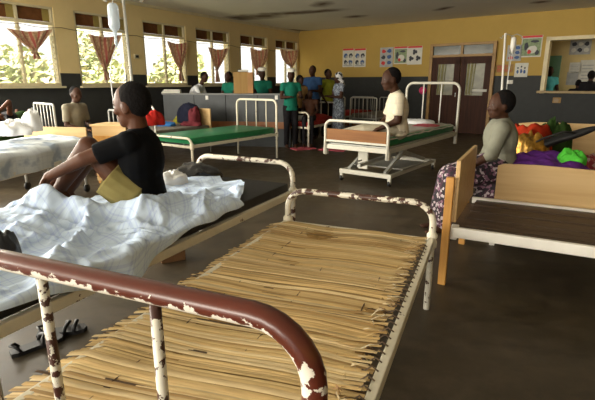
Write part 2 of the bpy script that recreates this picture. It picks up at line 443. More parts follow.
def thing(name, label, cat, loc=(0, 0, 0), rz=0.0, group=None):
    o = bpy.data.objects.new(name, None); COL.objects.link(o); o.location = loc; o.rotation_euler = (0, 0, rz)
    o.empty_display_size = .1
    o['label'] = label; o['category'] = cat
    if group: o['group'] = group
    return o
def tag(o, label, cat, group=None, kind=None):
    o['label'] = label; o['category'] = cat
    if group: o['group'] = group
    if kind: o['kind'] = kind
    return o
def struct(o, **kw):
    o['kind'] = 'structure'
    for k, v in kw.items(): o[k] = v
    return o
def nz(x, y=0.0, z=0.0): return noise.noise(V((x, y, z)))
X_, Y_, Z_ = V((1, 0, 0)), V((0, 1, 0)), V((0, 0, 1))
# ------------------------------------------------------------------ room shell
CORNER = V((.058, 17.24, 0)); HC = 3.25
LD = V((-.533, -.846, 0)).normalized(); LN = V((.846, -.533, 0)).normalized()      # window wall: along, inward
RD = V((.803, -.596, 0)).normalized(); RN = V((-.596, -.803, 0)).normalized()      # door wall: along, inward
def WL(t, z, n=0.0): return CORNER+LD*t+LN*n+Z_*z
def WR(s, z, n=0.0): return CORNER+RD*s+RN*n+Z_*z
def on_left(u, v, n=0.0):
    r = ray(u, v); p0 = CORNER+LN*n; k = (p0-V((0, 0, EYE))).dot(LN)/r.dot(LN); q = V((0, 0, EYE))+r*k
    return (q-CORNER).dot(LD), q.z
def on_right(u, v, n=0.0):
    r = ray(u, v); p0 = CORNER+RN*n; k = (p0-V((0, 0, EYE))).dot(RN)/r.dot(RN); q = V((0, 0, EYE))+r*k
    return (q-CORNER).dot(RD), q.z
AXL = (LD, LN, Z_); AXR = (RD, RN, Z_)
LT, RS = 26.0, 15.0
WIN = [(.10, 1.50), (1.96, 3.36), (3.86, 5.24), (5.61, 6.99), (7.40, 8.71), (9.14, 10.52)]
for k in range(7): WIN.append((10.95+k*1.85, 12.37+k*1.85))
SILL, TRB, TOP = 1.39, 2.58, 2.89
# wall with openings
def wall_with_holes(name, P, ax, L, holes, mat, thick=.24, start=0.0):
    mb = MB()
    def seg(a, b, z0, z1):
        if b-a < 1e-3 or z1-z0 < 1e-3: return
        mb.box(P((a+b)/2, (z0+z1)/2, -thick/2), (b-a, thick, z1-z0), ax)
    cur = start
    for (a, b, z0, z1) in sorted(holes):
        seg(cur, a, 0, HC); seg(a, b, 0, z0); seg(a, b, z1, HC); cur = b
    seg(cur, L, 0, HC)
    return struct(mb.build(name, mat))
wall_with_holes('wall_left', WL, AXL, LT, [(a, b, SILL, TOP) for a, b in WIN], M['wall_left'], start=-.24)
HW = (8.10, 11.2, 1.23, 2.56)            # hatch to the next room
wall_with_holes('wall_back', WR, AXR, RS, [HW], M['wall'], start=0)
fl = MB(); a, b, c, d = CORNER, CORNER+LD*LT, CORNER+LD*LT+RD*RS, CORNER+RD*RS
fl.add([a, b, c, d], [(0, 1, 2, 3)]).add([p-Z_*.1 for p in (a, d, c, b)], [(0, 1, 2, 3)])
struct(fl.build('floor', M['floor']))
# ceiling (its stains are marks of the board itself)
def on_ceiling(u, v):
    r = ray(u, v); k = (HC-EYE)/r.z; return V((r.x*k, r.y*k, HC))
STAINS = []
for (u0, v0, u1, v1, w) in ((226, 17.5, 252, 18.5, .30), (240, 18, 280, 14.5, .34), (262, 15, 322, 11, .20), (313, 4, 330, 4.5, .28), (346, 17.5, 366, 15.5, .16), (300, 13, 345, 9, .16), (297, 31, 303, 30, .7), (436, 10.5, 450, 7, .1), (534, 3, 548, 1, .12)):
    p, q = on_ceiling(u0, v0), on_ceiling(u1, v1); m_ = (p+q)/2; d_ = q-p
    STAINS.append((m_.x, m_.y, max(d_.length/2*1.5, .3), w*1.9, math.atan2(d_.y, d_.x)))
M['ceiling'] = ceil_mat()
ce = MB(); z0 = Z_*HC
ex = [CORNER-LD*.2-RD*.2, CORNER+LD*LT-RD*.3, CORNER+LD*LT+RD*RS, CORNER+RD*RS-LD*.2]
ce.add([p+z0 for p in ex], [(3, 2, 1, 0)]).add([p+z0+Z_*.12 for p in ex], [(0, 1, 2, 3)])
struct(ce.build('ceiling', M['ceiling']))
struct(MB().box(CORNER+RD*RS+LD*LT/2+Z_*HC/2+RD*.1, (.2, LT, HC), (RD, LD, Z_)).build('wall_right', M['wall']))
# cornice strips
struct(MB().box(WL(LT/2, HC-.03, .02), (LT, .04, .06), AXL).build('trim_1', M['frame_cream']))
for nm, P_, ax_, L_ in (('baseboard_left', WL, AXL, LT), ('baseboard_back', WR, AXR, 4.9)):
    struct(MB().box(P_(L_/2, .085, .012), (L_, .024, .17), ax_).build(nm, M['counter_band']))
struct(MB().box(WR(10.9, .085, .012), (8.0, .024, .17), AXR).build('baseboard_right', M['counter_band']))
# windows
def build_window(i, a, b, detailed=True):
    root = bpy.data.objects.new('window_%d' % i, None); COL.objects.link(root); root.location = WL((a+b)/2, SILL, 0); struct(root)
    inv = -root.location
    def P(t, z, n=0): return WL(t, z, n)+inv
    fr = MB(); w = .055
    fr.box(P((a+b)/2, SILL+.03, -.08), (b-a, .12, .06), AXL, .006)
    fr.box(P((a+b)/2, TOP-.02, -.08), (b-a, .12, .04), AXL)
    for t in (a+.02, b-.02): fr.box(P(t, (SILL+TOP)/2, -.08), (.045, .12, TOP-SILL), AXL)
    fr.box(P((a+b)/2, TRB, -.07), (b-a-.06, .10, .055), AXL, .005)
    fr.build('window_frame', M['frame_cream'], root)
    mu = MB(); mu.box(P((a+b)/2, (SILL+TOP)/2, -.075), (.045, .07, TOP-SILL-.06), AXL, .004)
    mu.build('mullion', M['frame_cream'], root)
    sl = MB(); sl.box(P((a+b)/2, SILL-.02, .03), (b-a+.08, .10, .04), AXL, .006); sl.build('window_sill', M['frame_cream'], root)
    for s_ in (0, 1):
        x0 = a+.045 if s_ else (a+b)/2+.024; x1 = (a+b)/2-.024 if s_ else b-.045
        MB().box(P((x0+x1)/2, (TRB+TOP)/2+.005, -.10), (x1-x0, .02, TOP-TRB-.07), AXL).build('transom_panel', M['transom'], root)
        # olive strip at the right-hand end of each transom light
        MB().box(P(x0+.07, (TRB+TOP)/2+.005, -.085), (.13, .012, TOP-TRB-.075), AXL).build('transom_strip', M['transom_olive'], root)
        lv = MB(); n = 10
        for k in range(n):
            z = SILL+.09+(TRB-SILL-.13)*k/n+.04
            y = (LN*.52+Z_*.85).normalized(); zz = LD.cross(y)
            lv.box(P((x0+x1)/2, z, -.09), (x1-x0, .125, .005), (LD, y, zz))
        lv.build('louvre_pane', M['louvre'], root)
        if detailed:
            cl = MB()
            for k in range(n):
                z = SILL+.09+(TRB-SILL-.13)*k/n+.02
                for t in (x0+.01, x1-.01): cl.box(P(t, z, -.07), (.02, .05, .03), AXL)
            cl.build('louvre_clip', M['frame_cream'], root)
    return root
for i, (a, b) in enumerate(WIN): build_window(i+1, a, b, i < 6)
# curtain wire across the windows
wr = MB()
t0_, t1_ = .2, 10.6
wr.tube([WL(t0_+(t1_-t0_)*k/40, 2.50+.02*math.sin(k*1.9), .05) for k in range(41)], .006, 6)
tag(wr.build('curtain_wire', M['wire'], smooth=True), 'thin sagging curtain wire strung along the window wall', 'wire')
# curtains: hung from the wire and knotted into a tail
def curtain(uL, uR, vt, uk, vk, ut, vt2, label, wide=1.12):
    n0 = .09
    tL, zL = on_left(uL, vt, n0); tR, zR = on_left(uR, vt+1, n0); tk, zk = on_left(uk, vk, n0); tt, zt = on_left(ut, vt2, n0)
    o = thing('curtain', label, 'curtain', WL(tk, zt, n0), 0, 'knotted striped curtains')
    inv = -o.location
    def S(a, b):
        ztop = zL+(zR-zL)*a
        tt_ = (tL+(tR-tL)*a); e = b**wide
        w_ = 1-e*.93
        t_ = tk+(tt_-tk)*w_ + .02*math.sin(a*17+b*3)*(.3+b)
        z_ = ztop+(zk-ztop)*b - .10*math.sin(PI*a)*(1-b)*.5
        return WL(t_, z_, n0+.035*math.sin(a*26)*(.6+.4*b)+.02*math.sin(a*9+b*5))+inv
    m_ = MB().grid(S, 48, 22); m_.build('cloth', M['curtain'], o, True)
    kn = MB()
    kp = WL(tk, zk, n0)+inv
    kn.ell(kp, (.05, .05, .045))
    kn.ell(kp+LD*.025-Z_*.02, (.04, .05, .03)); kn.build('knot', M['curtain'], o, True)
    te = WL(tt, zt, n0)+inv
    def T(a, b):
        an = 2*PI*a; r = (.022+.045*b)*(1+.35*math.sin(5*an)); q = kp.lerp(te, b)
        return q+LD*r*math.cos(an)+LN*r*.7*math.sin(an)
    MB().grid(T, 20, 8).build('tail', M['curtain'], o, True)
    return o
curtain(6, 52, 28, 35, 51, 37, 59, 'striped curtain knotted into a wide triangle in the window nearest the left edge')
curtain(88, 121, 34, 105, 69, 108, 80, 'striped curtain knotted into a long point behind the drip bag')
curtain(167, 187, 41, 180.5, 69, 181.5, 81, 'striped curtain gathered to one side in the third window, tail hanging low', 1.5)
curtain(208, 228, 47, 217, 69, 218, 82, 'striped curtain knotted narrow above the two green-clad people leaning at the counter', 1.35)
curtain(250, 268, 48, 257.5, 71, 258, 75, 'wide striped curtain bunched above the nurse standing behind the counter', 2.6)
curtain(280, 298, 49, 291.5, 67, 290, 71, 'striped curtain in the window closest to the room corner', 2.4)
# light switch on the pier
t, z = on_left(136, 56.5, 0)
o = thing('switch_box', 'small dark switch box on the pier right of the drip stand', 'switch', WL(t, z, .0)); o.rotation_euler = (0, 0, math.atan2(LD.y, LD.x))
MB().box((0, .02, 0), (.13, .04, .10), None, .006).build('housing', M['frame_cream'], o)
MB().box((0, .044, 0), (.08, .012, .055)).build('rocker', M['black_vinyl'], o)

# ---- double door in the back wall
DR = bpy.data.objects.new('door_1', None); COL.objects.link(DR); DR.location = WR(5.9, 0, 0); struct(DR); inv = -DR.location
def P(s, z, n=0): return WR(s, z, n)+inv
dl, dr, dh, dt = 5.0, 6.80, 2.22, 2.54
f_ = MB()
for s_ in (dl, dr): f_.box(P(s_, dt/2, .04), (.09, .10, dt), AXR, .005)
for z_ in (dh, dt): f_.box(P((dl+dr)/2, z_, .04), (dr-dl+.09, .10, .07), AXR, .005)
f_.box(P((dl+dr)/2, (dh+dt)/2, .04), (.07, .09, dt-dh), AXR)
f_.build('door_frame', M['door_frame'], DR)
for s0, s1 in ((dl+.045, 5.865), (5.935, dr-.045)):
    MB().box(P((s0+s1)/2, (dh+dt)/2, .02), (s1-s0, .02, dt-dh-.07), AXR).build('transom_pane', M['door_panel_dark'], DR)
for s0, s1 in ((dl+.05, 5.88), (5.90, dr-.05)):
    lf = MB(); st = .17
    lf.box(P((s0+s1)/2, .55, .03), (s1-s0, .05, 1.1), AXR)
    lf.box(P((s0+s1)/2, dh-.13, .03), (s1-s0, .05, .2), AXR)
    for q in (s0+st/2, s1-st/2): lf.box(P(q, 1.6, .03), (st, .05, 1.02), AXR)
    L_ = lf.build('door_leaf', M['door_wood'], DR)
    MB().box(P((s0+s1)/2, 1.58, .025), (s1-s0-2*st, .012, 1.0), AXR).build('pane', M['door_glass'], L_)
    cu = MB()  # rippled pale strip stands for curtains reflected in the pane
    cu.grid(lambda a, b: P(s0+st+.02+(.18+.05*b)*a, 1.12+.9*b, .038+.012*math.sin(a*14)), 14, 4); cu.build('curtain_reflection', plain('pale_curtain_reflection', (.26, .24, .11), .8, .2, 9) if 'dc' not in M else M['dc'], L_, True)
    MB().tube([P(s1-.07 if s0 < 5.5 else s0+.07, 1.05+.12*k, .075) for k in range(2)], .012, 8).build('handle', M['chrome'], L_)
t, z = on_right(480, 90.5)
MB().box(P(t, z+.0, .07), (.40, .03, .07), AXR).build('kick_plate', M['paper'], DR)

# ---- hatch window to the next room
HR = bpy.data.objects.new('window_14', None); COL.objects.link(HR); HR.location = WR(9.6, HW[2], 0); struct(HR); inv = -HR.location
f_ = MB(); 
for s_ in (HW[0], HW[1]): f_.box(P(s_, (HW[2]+HW[3])/2, -.06), (.10, .30, HW[3]-HW[2]+.1), AXR, .006)
f_.box(P((HW[0]+HW[1])/2, HW[3], -.06), (HW[1]-HW[0]+.1, .30, .09), AXR, .006)
f_.build('window_frame', plain('pale_hatch_frame', (.70, .60, .36), .45, .1), HR)
MB().box(P((HW[0]+HW[1])/2, HW[2]-.01, .02), (HW[1]-HW[0]+.2, .42, .06), AXR, .006).build('window_ledge', plain('worn_ledge_wood', (.34, .24, .10), .5, .2), HR)
# next room
nd = 2.6
struct(MB().box(WR(9.6, HC/2, -nd-.1), (8, .2, HC), AXR).build('wall_far_room', M['wall_plain']))
struct(MB().box(WR(9.6, -.05, -nd/2-.12), (8, nd-.24, .1), AXR).build('floor_far_room', M['floor']))
struct(MB().box(WR(9.6, HC+.05, -nd/2-.3), (8, nd+.2, .1), AXR).build('ceiling_far_room', M['wall_plain']))
for q in (5.6, 13.6): struct(MB().box(WR(q, HC/2, -nd/2-.12), (.2, nd-.24, HC), AXR).build('wall_side_room', M['wall_plain']))
# green door in the next room
s0, z0_ = on_right(548, 58, -nd+.03); s1, z1_ = on_right(559.5, 58, -nd+.03)
gd = bpy.data.objects.new('door_2', None); COL.objects.link(gd); gd.location = WR((s0+s1)/2, 0, -nd); struct(gd); inv = -gd.location
s0 -= .35
MB().box(P((s0+s1)/2, z0_/2, .03-nd), (s1-s0, .05, z0_), AXR, .004).build('door_leaf', M['green_door'], gd)
f_ = MB()
for q in (s0-.03, s1+.03): f_.box(P(q, z0_/2, .03-nd), (.06, .08, z0_+.06), AXR)
f_.box(P((s0+s1)/2, z0_+.03, .03-nd), (s1-s0+.12, .08, .06), AXR); f_.build('door_frame', M['green_door'], gd)
MB().ell(P(s0+.1, 1.05, .08-nd), (.03, .03, .03)).build('handle', M['chrome'], gd, True)

# ------------------------------------------------------------------ posters and notices
def poster(PL, AX, s0, s1, z0, z1, n, name, label, cat, group, kind, mat='paper', tape=0):
    w, h = s1-s0, z1-z0
    o = thing(name, label, cat, PL((s0+s1)/2, (z0+z1)/2, n), math.atan2(AX[0].y, AX[0].x), group)
    # local x = along the wall, local -y or +y is inward
    sg = 1 if (Z_.cross(AX[0])-AX[1]).length < .1 else -1
    def L(a, b, k=0): return V((-w/2+a*w, sg*(.003+k), -h/2+b*h))
    rnd = random.Random(label)
    MB().box(L(.5, .5), (w, .004, h)).build('sheet', M[mat], o)
    def rect(nm, a0, b0, a1, b1, m, k=.004):
        MB().box(L((a0+a1)/2, (b0+b1)/2, k), (abs(a1-a0)*w, .003, abs(b1-b0)*h)).build(nm, M[m], o)
    def blob(nm, a, b, ra, rb, m, k=.004):
        mb = MB(); nn = 12; off = rnd.random()*9
        pts = [((.5+.0)*0+ra*w*math.cos(2*PI*i/nn)*(1+.35*nz(i*.9, off)), rb*h*math.sin(2*PI*i/nn)*(1+.35*nz(i*.9+5, off))) for i in range(nn)]
        mb.prism(pts, L(a, b, k), X_, Z_, .003); mb.build(nm, M[m], o)
    if kind == 'head':                      # red heading, two rows of pictures
        rect('heading', .02, .90, .98, .995, 'poster_red')
        for r_ in range(2):
            for q in range(2):
                blob('picture', .28+.44*q, .30+.36*r_-.05, .17, .13, 'ink_blue' if (r_+q) % 2 else 'ink')
                blob('picture', .34+.40*q, .24+.36*r_-.05, .10, .08, 'paper_grey', .006)
        rect('text_block', .1, .05, .9, .11, 'paper_grey')
    elif kind == 'clusters':                # red heading, three dark clusters
        rect('heading', .02, .90, .98, .995, 'poster_red')
        for (a, b) in ((.5, .68), (.27, .33), (.74, .34)):
            for q in range(3): blob('picture', a+.09*math.cos(q*2.1), b+.07*math.sin(q*2.1), .085, .085, 'ink')
    elif kind == 'scene':                   # red heading over a green picture
        rect('heading', .02, .90, .98, .995, 'poster_red'); rect('picture_ground', .05, .06, .95, .86, 'poster_green')
        blob('picture', .55, .35, .25, .17, 'paper', .006); blob('picture', .25, .5, .10, .2, 'ink', .006); blob('picture', .66, .72, .22, .06, 'ink', .006)
        blob('picture', .42, .24, .10, .1, 'poster_red', .008); blob('picture', .8, .2, .1, .12, 'ink', .006)
    elif kind == 'grid':
        for r_ in range(3):
            blob('picture', .28, .2+.3*r_, .16, .10, 'ink' if r_ % 2 else 'poster_red'); blob('picture', .72, .22+.3*r_, .17, .10, 'ink_blue')
    elif kind == 'family':                  # three little figures
        for q, hh in ((.24, .30), (.5, .40), (.76, .30)):
            blob('figure', q, .28+hh*.32, .09, hh*.42, 'ink_blue'); blob('figure', q, .36+hh*.95, .06, .07, 'ink')
    elif kind == 'notice':
        for r_ in range(4): rect('text_line', .1, .16+.2*r_, .55+.38*rnd.random(), .24+.2*r_, 'poster_red')
    elif kind == 'text':
        for r_ in range(5): rect('text_line', .12, .14+.15*r_, .6+.28*rnd.random(), .18+.15*r_, 'paper_grey')
    elif kind == 'mono':
        for r_ in range(2):
            for q in range(3): blob('picture', .2+.3*q, .3+.4*r_, .12, .14, 'ink' if (q+r_) % 2 else 'paper', .005)
    return o
def wall_poster(u0, v0, u1, v1, *a, n=0.0, **k):
    s0, zt = on_right(u0, v0, n); s1, zb = on_right(u1, v1, n); _, zt2 = on_right((u0+u1)/2, v0, n); _, zb2 = on_right((u0+u1)/2, v1, n)
    return poster(WR, AXR, s0, s1, zb2, zt2, n, *a, **k)
G = 'health posters on the ochre wall'
wall_poster(343, 48.5, 353.5, 67, 'wall_poster', 'white poster with red heading, leftmost on the ochre wall', 'poster', G, 'head')
wall_poster(354.5, 48.5, 365.5, 67, 'wall_poster', 'white poster with red heading, second along from the room corner', 'poster', G, 'head')
wall_poster(380.5, 47.5, 392.5, 67, 'wall_poster', 'pinkish poster without heading, above the checked-shirt man', 'poster', G, 'grid', mat='paper_grey')
wall_poster(394.5, 46.5, 407, 64, 'wall_poster', 'green poster with red heading between two others', 'poster', G, 'scene')
wall_poster(408, 46, 421.5, 64.5, 'wall_poster', 'white poster with three dark clusters left of the door', 'poster', G, 'clusters')
wall_poster(508, 45, 520.5, 61, 'wall_poster', 'grey poster with round pictures behind the drip bottle', 'poster', G, 'grid', mat='paper_grey')
wall_poster(522.5, 35.5, 540.5, 57, 'wall_poster', 'large poster with red heading left of the hatch window', 'poster', G, 'scene')
wall_poster(496, 64.5, 513, 72.5, 'wall_notice', 'small notice with red lines beside the door', 'notice', None, 'notice', mat='tan_cloth')
wall_poster(515.5, 63, 527, 77, 'wall_poster', 'small cream poster of figures at the top of the dark dado', 'poster', G, 'family')
G2 = 'papers on the wall of the next room'
wall_poster(571, 39.5, 590, 54.5, 'wall_poster', 'grey picture sheet high on the wall beyond the hatch', 'poster', G2, 'mono', mat='paper_grey', n=-nd+.005)
wall_poster(570, 62.5, 580.5, 73, 'wall_poster', 'pale notice beside the white chart beyond the hatch', 'poster', G2, 'text', n=-nd+.005)
wall_poster(567.5, 72, 577, 85, 'wall_poster', 'low pale notice behind the heads beyond the hatch', 'poster', G2, 'text', mat='paper_grey', n=-nd+.005)
wall_poster(581, 60, 597, 82, 'wall_poster', 'big white chart beyond the hatch', 'poster', G2, 'text', n=-nd+.005)
wall_poster(553, 97.5, 560.5, 103, 'wall_notice', 'small orange-brown notice on the dark dado under the hatch', 'notice', None, 'text', mat='tan_cloth')

# ------------------------------------------------------------------ outside the windows
struct(MB().add([CORNER-LN*.3-LD*20+V((0, 0, -.12)), CORNER-LN*40-LD*20+V((0, 0, -.12)), CORNER-LN*40+LD*40+V((0, 0, -.12)), CORNER-LN*.3+LD*40+V((0, 0, -.12))], [(0, 1, 2, 3)]).build('ground', M['grass']))
def leafy(loc, R, H, n, seed, label):
    rnd = random.Random(seed); o = thing('tree', label, 'tree', loc, 0, 'trees beyond the windows')
    MB().tube([(0, 0, -.1), (.05, .03, H*.3), (-.04, .05, H*.6)], [.12, .09, .05], 8).build('trunk', M['bark'], o, True)
    mb = MB()
    for _ in range(n):
        d = V((rnd.gauss(0, 1), rnd.gauss(0, 1), rnd.gauss(0, 1))).normalized()*(rnd.random()**.4)
        p = V((d.x*R, d.y*R, H*.5+d.z*H*.5)); p += V((nz(p.x, p.y, seed), nz(p.y, p.z, seed), 0))*.5
        a = V((rnd.gauss(0, 1), rnd.gauss(0, 1), rnd.gauss(0, .5))).normalized(); b = a.orthogonal().normalized(); s = rnd.uniform(.10, .22)
        c = rnd.uniform(.7, 1.3); g_ = (.46*c, .52*c, .22*c) if rnd.random() < .7 else (.58*c, .50*c, .30*c)
        mb.add([p-a*s, p+b*s*.5, p+a*s, p-b*s*.5], [(0, 1, 2, 3)], g_)
    mb.build('crown', M['leaf'], o)
for i, (t, n, R, H, lb) in enumerate(((.6, -5.5, 1.3, 3.0, 'leafy tree outside the window nearest the room corner'), (4.6, -6.0, 1.3, 3.4, 'leafy tree outside the middle windows'), (7.5, -5, 1.15, 2.6, 'leafy bush outside the third window'),
                            (10.2, -4.5, 1.15, 3.1, 'leafy tree outside the drip stand window'), (13.0, -4.8, 1.3, 3.3, 'leafy tree outside the leftmost window'))):
    leafy(WL(t, -.12, n), R, H, 1500, i+3, lb)
# low pale boundary wall outside
o = MB().box(WL(6, .6, -8), (36, .25, 1.4), AXL, .02).build('boundary_wall', plain('pale_render', (.62, .56, .46), .9, .15, 1)); tag(o, 'pale low boundary wall across the yard outside', 'wall')
# ------------------------------------------------------------------ iron beds
def bedframe(P_right_far, yaw, W, L):
    """bed axes from its far right corner: local x = across to the right, local y = along, away from the viewer"""
    e = V((math.cos(yaw), -math.sin(yaw), 0)); d = V((math.sin(yaw), math.cos(yaw), 0))
    c = V((P_right_far[0], P_right_far[1], 0))-e*W/2-d*L/2
    return c, e, d
def arch_pts(W, y, top, rc, z0=0.0, lean=0.0, n=7):
    pts = [V((-W/2, y, z0)), V((-W/2, y, (z0+top-rc)*.5)), V((-W/2, y, top-rc))]
    for i in range(1, n): a = PI-PI/2*i/n; pts.append(V((-W/2+rc+rc*math.cos(a), y, top-rc+rc*math.sin(a))))
    pts.append(V((-W/2+rc, y, top)))
    for k in range(1, 6): pts.append(V((-W/2+rc+(W-2*rc)*k/6, y, top)))
    pts.append(V((W/2-rc, y, top)))
    for i in range(1, n): a = PI/2-PI/2*i/n; pts.append(V((W/2-rc+rc*math.cos(a), y, top-rc+rc*math.sin(a))))
    pts += [V((W/2, y, top-rc)), V((W/2, y, (z0+top-rc)*.5)), V((W/2, y, z0))]
    for p in pts:
        if p.z > .5: p.y += lean*(p.z-.5)
    return pts
def iron_bed(name, label, c, yaw, W, L, rail, far_top, near_top, group=None, r_far=.02, r_near=.02, bars_far=0, bars_near=0, m_far='iron_white', m_near='iron_white', m_rail='iron_clean', base='wire', rc=.12, rail_h=.05, bars_m=None, cat='bed'):
    o = thing(name, label, cat, c, -yaw, group)
    for nm, y, top, r, nb, m in (('footboard', L/2, far_top, r_far, bars_far, m_far), ('headboard', -L/2, near_top, r_near, bars_near, m_near)):
        if not top: continue
        fb = MB().tube(arch_pts(W, y, top, min(rc, top*.4)), r, 12).build(nm, M[m], o, True)
        for s_ in (-1, 1):
            MB().lathe((s_*W/2, y, rail-.055), [(r*1.05, 0), (r*1.6, .012), (r*1.6, .095), (r*1.05, .11)], 12).build('corner_clamp', M[m_rail], fb, 'auto')
        for x in (nb if isinstance(nb, list) else [-W/2+W*(k+1)/(nb+1) for k in range(nb)]):
            MB().tube([(x, y, rail), (x, y, top)], r*.5, 8).build('bar', M[bars_m or m], fb, True)
    for s_ in (-1, 1):
        MB().box((s_*(W/2), 0, rail), (.035, L-.03, rail_h), None, .006).build('side_rail', M[m_rail], o)
    for s_ in (-1, 1):
        MB().box((0, s_*(L/2), rail-.01), (W-.03, .03, .04), None, .005).build('cross_rail', M[m_rail], o)
    mb = MB()
    if base == 'wire':
        n = 14
        for k in range(1, n): y = -L/2+L*k/n; mb.tube([(-W/2, y, rail), (W/2, y, rail)], .003, 4, False)
        for k in range(1, 8): x = -W/2+W*k/8; mb.tube([(x, -L/2, rail), (x, L/2, rail)], .003, 4, False)
    mb.build('wire_base', M['wire'], o)
    return o

# ---- the near bed with the reed mat
yawN = math.radians(22.6); WN, LN_ = 1.0, 2.14; RZ = .48
cN, eN, dN = bedframe((.855, 2.71), yawN, WN, LN_)
_bx = [(Matrix.Rotation(yawN, 3, 'Z') @ (ground(u, v, .985)-Z_*.985-cN)).x for u, v in ((-68, 256), (43, 281), (153, 309))]
near = iron_bed('iron_bed', 'white and rust iron bed nearest the viewer, under the reed mat', cN, yawN, WN, LN_, RZ, .72, 1.02, 'old iron beds', .021, .0255, 0, _bx, 'iron_top', 'iron_brown', 'iron_clean', rc=.13, bars_m='iron_bar')
# coil hooks between wire base and rail, seen along the frayed edge
hk = MB()
for k in range(34):
    y = -LN_/2+.15+k*(LN_-.3)/34
    hk.tube([(WN/2-.005, y, RZ+.028), (WN/2-.03, y+.012, RZ+.034), (WN/2-.05, y-.01, RZ+.026), (WN/2-.075, y+.006, RZ+.018)], .0032, 5)
hk.tube([(WN/2-.07, -LN_/2+.05, RZ+.015), (WN/2-.07, LN_/2-.05, RZ+.015)], .005, 5)
hk.build('spring_hook', M['wire'], near, True)
# ---- reed mat: a thing of its own lying on the bed
mat_o = thing('reed_mat', 'straw coloured reed mat with frayed ends laid on the nearest bed', 'mat', cN+Z_*RZ, -yawN)
rnd = random.Random(5); mb = MB()
NR = 190
for k in range(NR):
    f = k/(NR-1); y = -LN_/2+.03+f*(LN_-.08)
    fray = max(0, math.sin((f-.18)*PI/.82))
    xr = WN/2-.012-(.005+.045*fray)*(.35+1.1*abs(nz(k*.17, 3)))-.02*rnd.random()
    xl = -WN/2-.055-.035*rnd.random()-.025*nz(k*.3, 8)
    if rnd.random() < .10: xr -= .12*rnd.random()*fray
    sl = -.115*(1-f)+rnd.uniform(-.007, .007)             # reeds drift off square toward the near end
    w = rnd.uniform(.013, .022); z = .022+.003*rnd.random()+.005*nz(k*.5)
    base = rnd.choice([(.55, .385, .165), (.60, .44, .205), (.48, .32, .13), (.68, .53, .29), (.38, .235, .085), (.57, .40, .18), (.52, .38, .19)])
    cc = rnd.uniform(1.0, 1.42); c = tuple(q*cc for q in base)
    n = 12; pts = []
    for i in range(n+1):
        t = i/n; x = xl+(xr-xl)*t
        yy = y-sl*(x)+.016*nz(x*2.2, k*.09)+.0025*nz(x*7, k); zz = z+.010*nz(x*3, k*.07)+.004*math.sin(x*9)
        if t > .93 and rnd.random() < .35: zz += .012
        if t < .04: zz -= .02
        pts.append(V((x, yy, zz)))
    vs = []; fs = []
    for p in pts:
        vs += [p+V((0, -w/2, 0)), p+V((0, -w*.25, w*.07)), p+V((0, w*.25, w*.07)), p+V((0, w/2, 0))]
    for i in range(n):
        for q in range(3): fs.append((i*4+q, i*4+q+1, (i+1)*4+q+1, (i+1)*4+q))
    mb.add(vs, fs, c)
    if rnd.random() < .15:                                  # dark gap reed under it
        cd = (.10, .055, .022)
        mb.add([(xl, y+w*.6-sl*xl, z-.004), (xr, y+w*.6-sl*xr, z-.004), (xr, y+w*1.2-sl*xr, z-.004), (xl, y+w*1.2-sl*xl, z-.004)], [(0, 1, 2, 3)], cd)
bk = MB().box((-.02, -.01, .012), (WN-.12, LN_-.14, .012)); bk.build('backing', plain('mat_backing', (.36, .22, .08), .9, .4, 20), mat_o)
mb.build('reeds', M['reed'], mat_o, 'auto')
fr = MB()
for k in range(70):                                         # torn shreds along the right edge
    f = rnd.random()**.8; y = -LN_/2+.1+f*(LN_-.25); x = WN/2-.07-.05*rnd.random()
    c = rnd.choice([(.66, .52, .30), (.50, .34, .14), (.30, .16, .06), (.74, .64, .44)])
    p = V((x, y, .03)); q = p+V((rnd.uniform(.02, .07), rnd.uniform(-.07, .05), rnd.uniform(-.012, .02)))
    m_ = (p+q)/2+V((0, rnd.uniform(-.015, .015), .008)); w = V((0, rnd.uniform(.003, .006), 0))
    fr.add([p-w, p+w, m_+w, m_-w, q+w*.4, q-w*.4], [(0, 1, 2, 3), (3, 2, 4, 5)], c)
fr.build('frayed_end', M['reed'], mat_o, kind='stuff')
bd = MB()
for x in (-.30, .02, .33): bd.tube([(x+.006*nz(k*.3, x), -LN_/2+.04+k*(LN_-.1)/60, .019+.004*math.sin(k*2.1)) for k in range(61)], .003, 5)
bd.build('binding_cord', M['wire'], mat_o)

# ---- bed with the plaid sheet
yaw2 = math.radians(26.5); W2, L2 = 1.0, 2.5; R2 = .54
c2, e2, d2 = bedframe((-.04, 3.72), yaw2, W2, L2)
bed2 = iron_bed('iron_bed', 'white enamel iron bed the boy sits on', c2, yaw2, W2, L2, R2, .80, .95, 'old iron beds', .022, .022, 0, 3, 'iron_white', 'iron_white', 'iron_clean', rc=.13, rail_h=.055)
mt = thing('mattress', 'thin black vinyl mattress showing at the foot of the boy\'s bed', 'mattress', c2+Z_*(R2+.012), -yaw2)
MB().box((0, 0, .045), (W2-.05, L2-.06, .075), None, .022).build('cover', M['black_vinyl'], mt, 'auto')
sm = MB()
for s_ in (-1, 1): sm.tube([(s_*(W2/2-.03), -L2/2+.05, .075), (s_*(W2/2-.03), L2/2-.05, .075)], .005, 6)
sm.build('seam', M['black_vinyl'], mt)
TOP2 = R2+.10
ROT2 = Matrix.Rotation(yaw2, 3, 'Z')
def loc2(p): return ROT2 @ (V(p)-c2)
def smooth(a, b, x): t = max(0, min(1, (x-a)/(b-a))); return t*t*(3-2*t)
def crease(x, y, s=0.0):
    return 1-abs(nz(x, y, s))*2
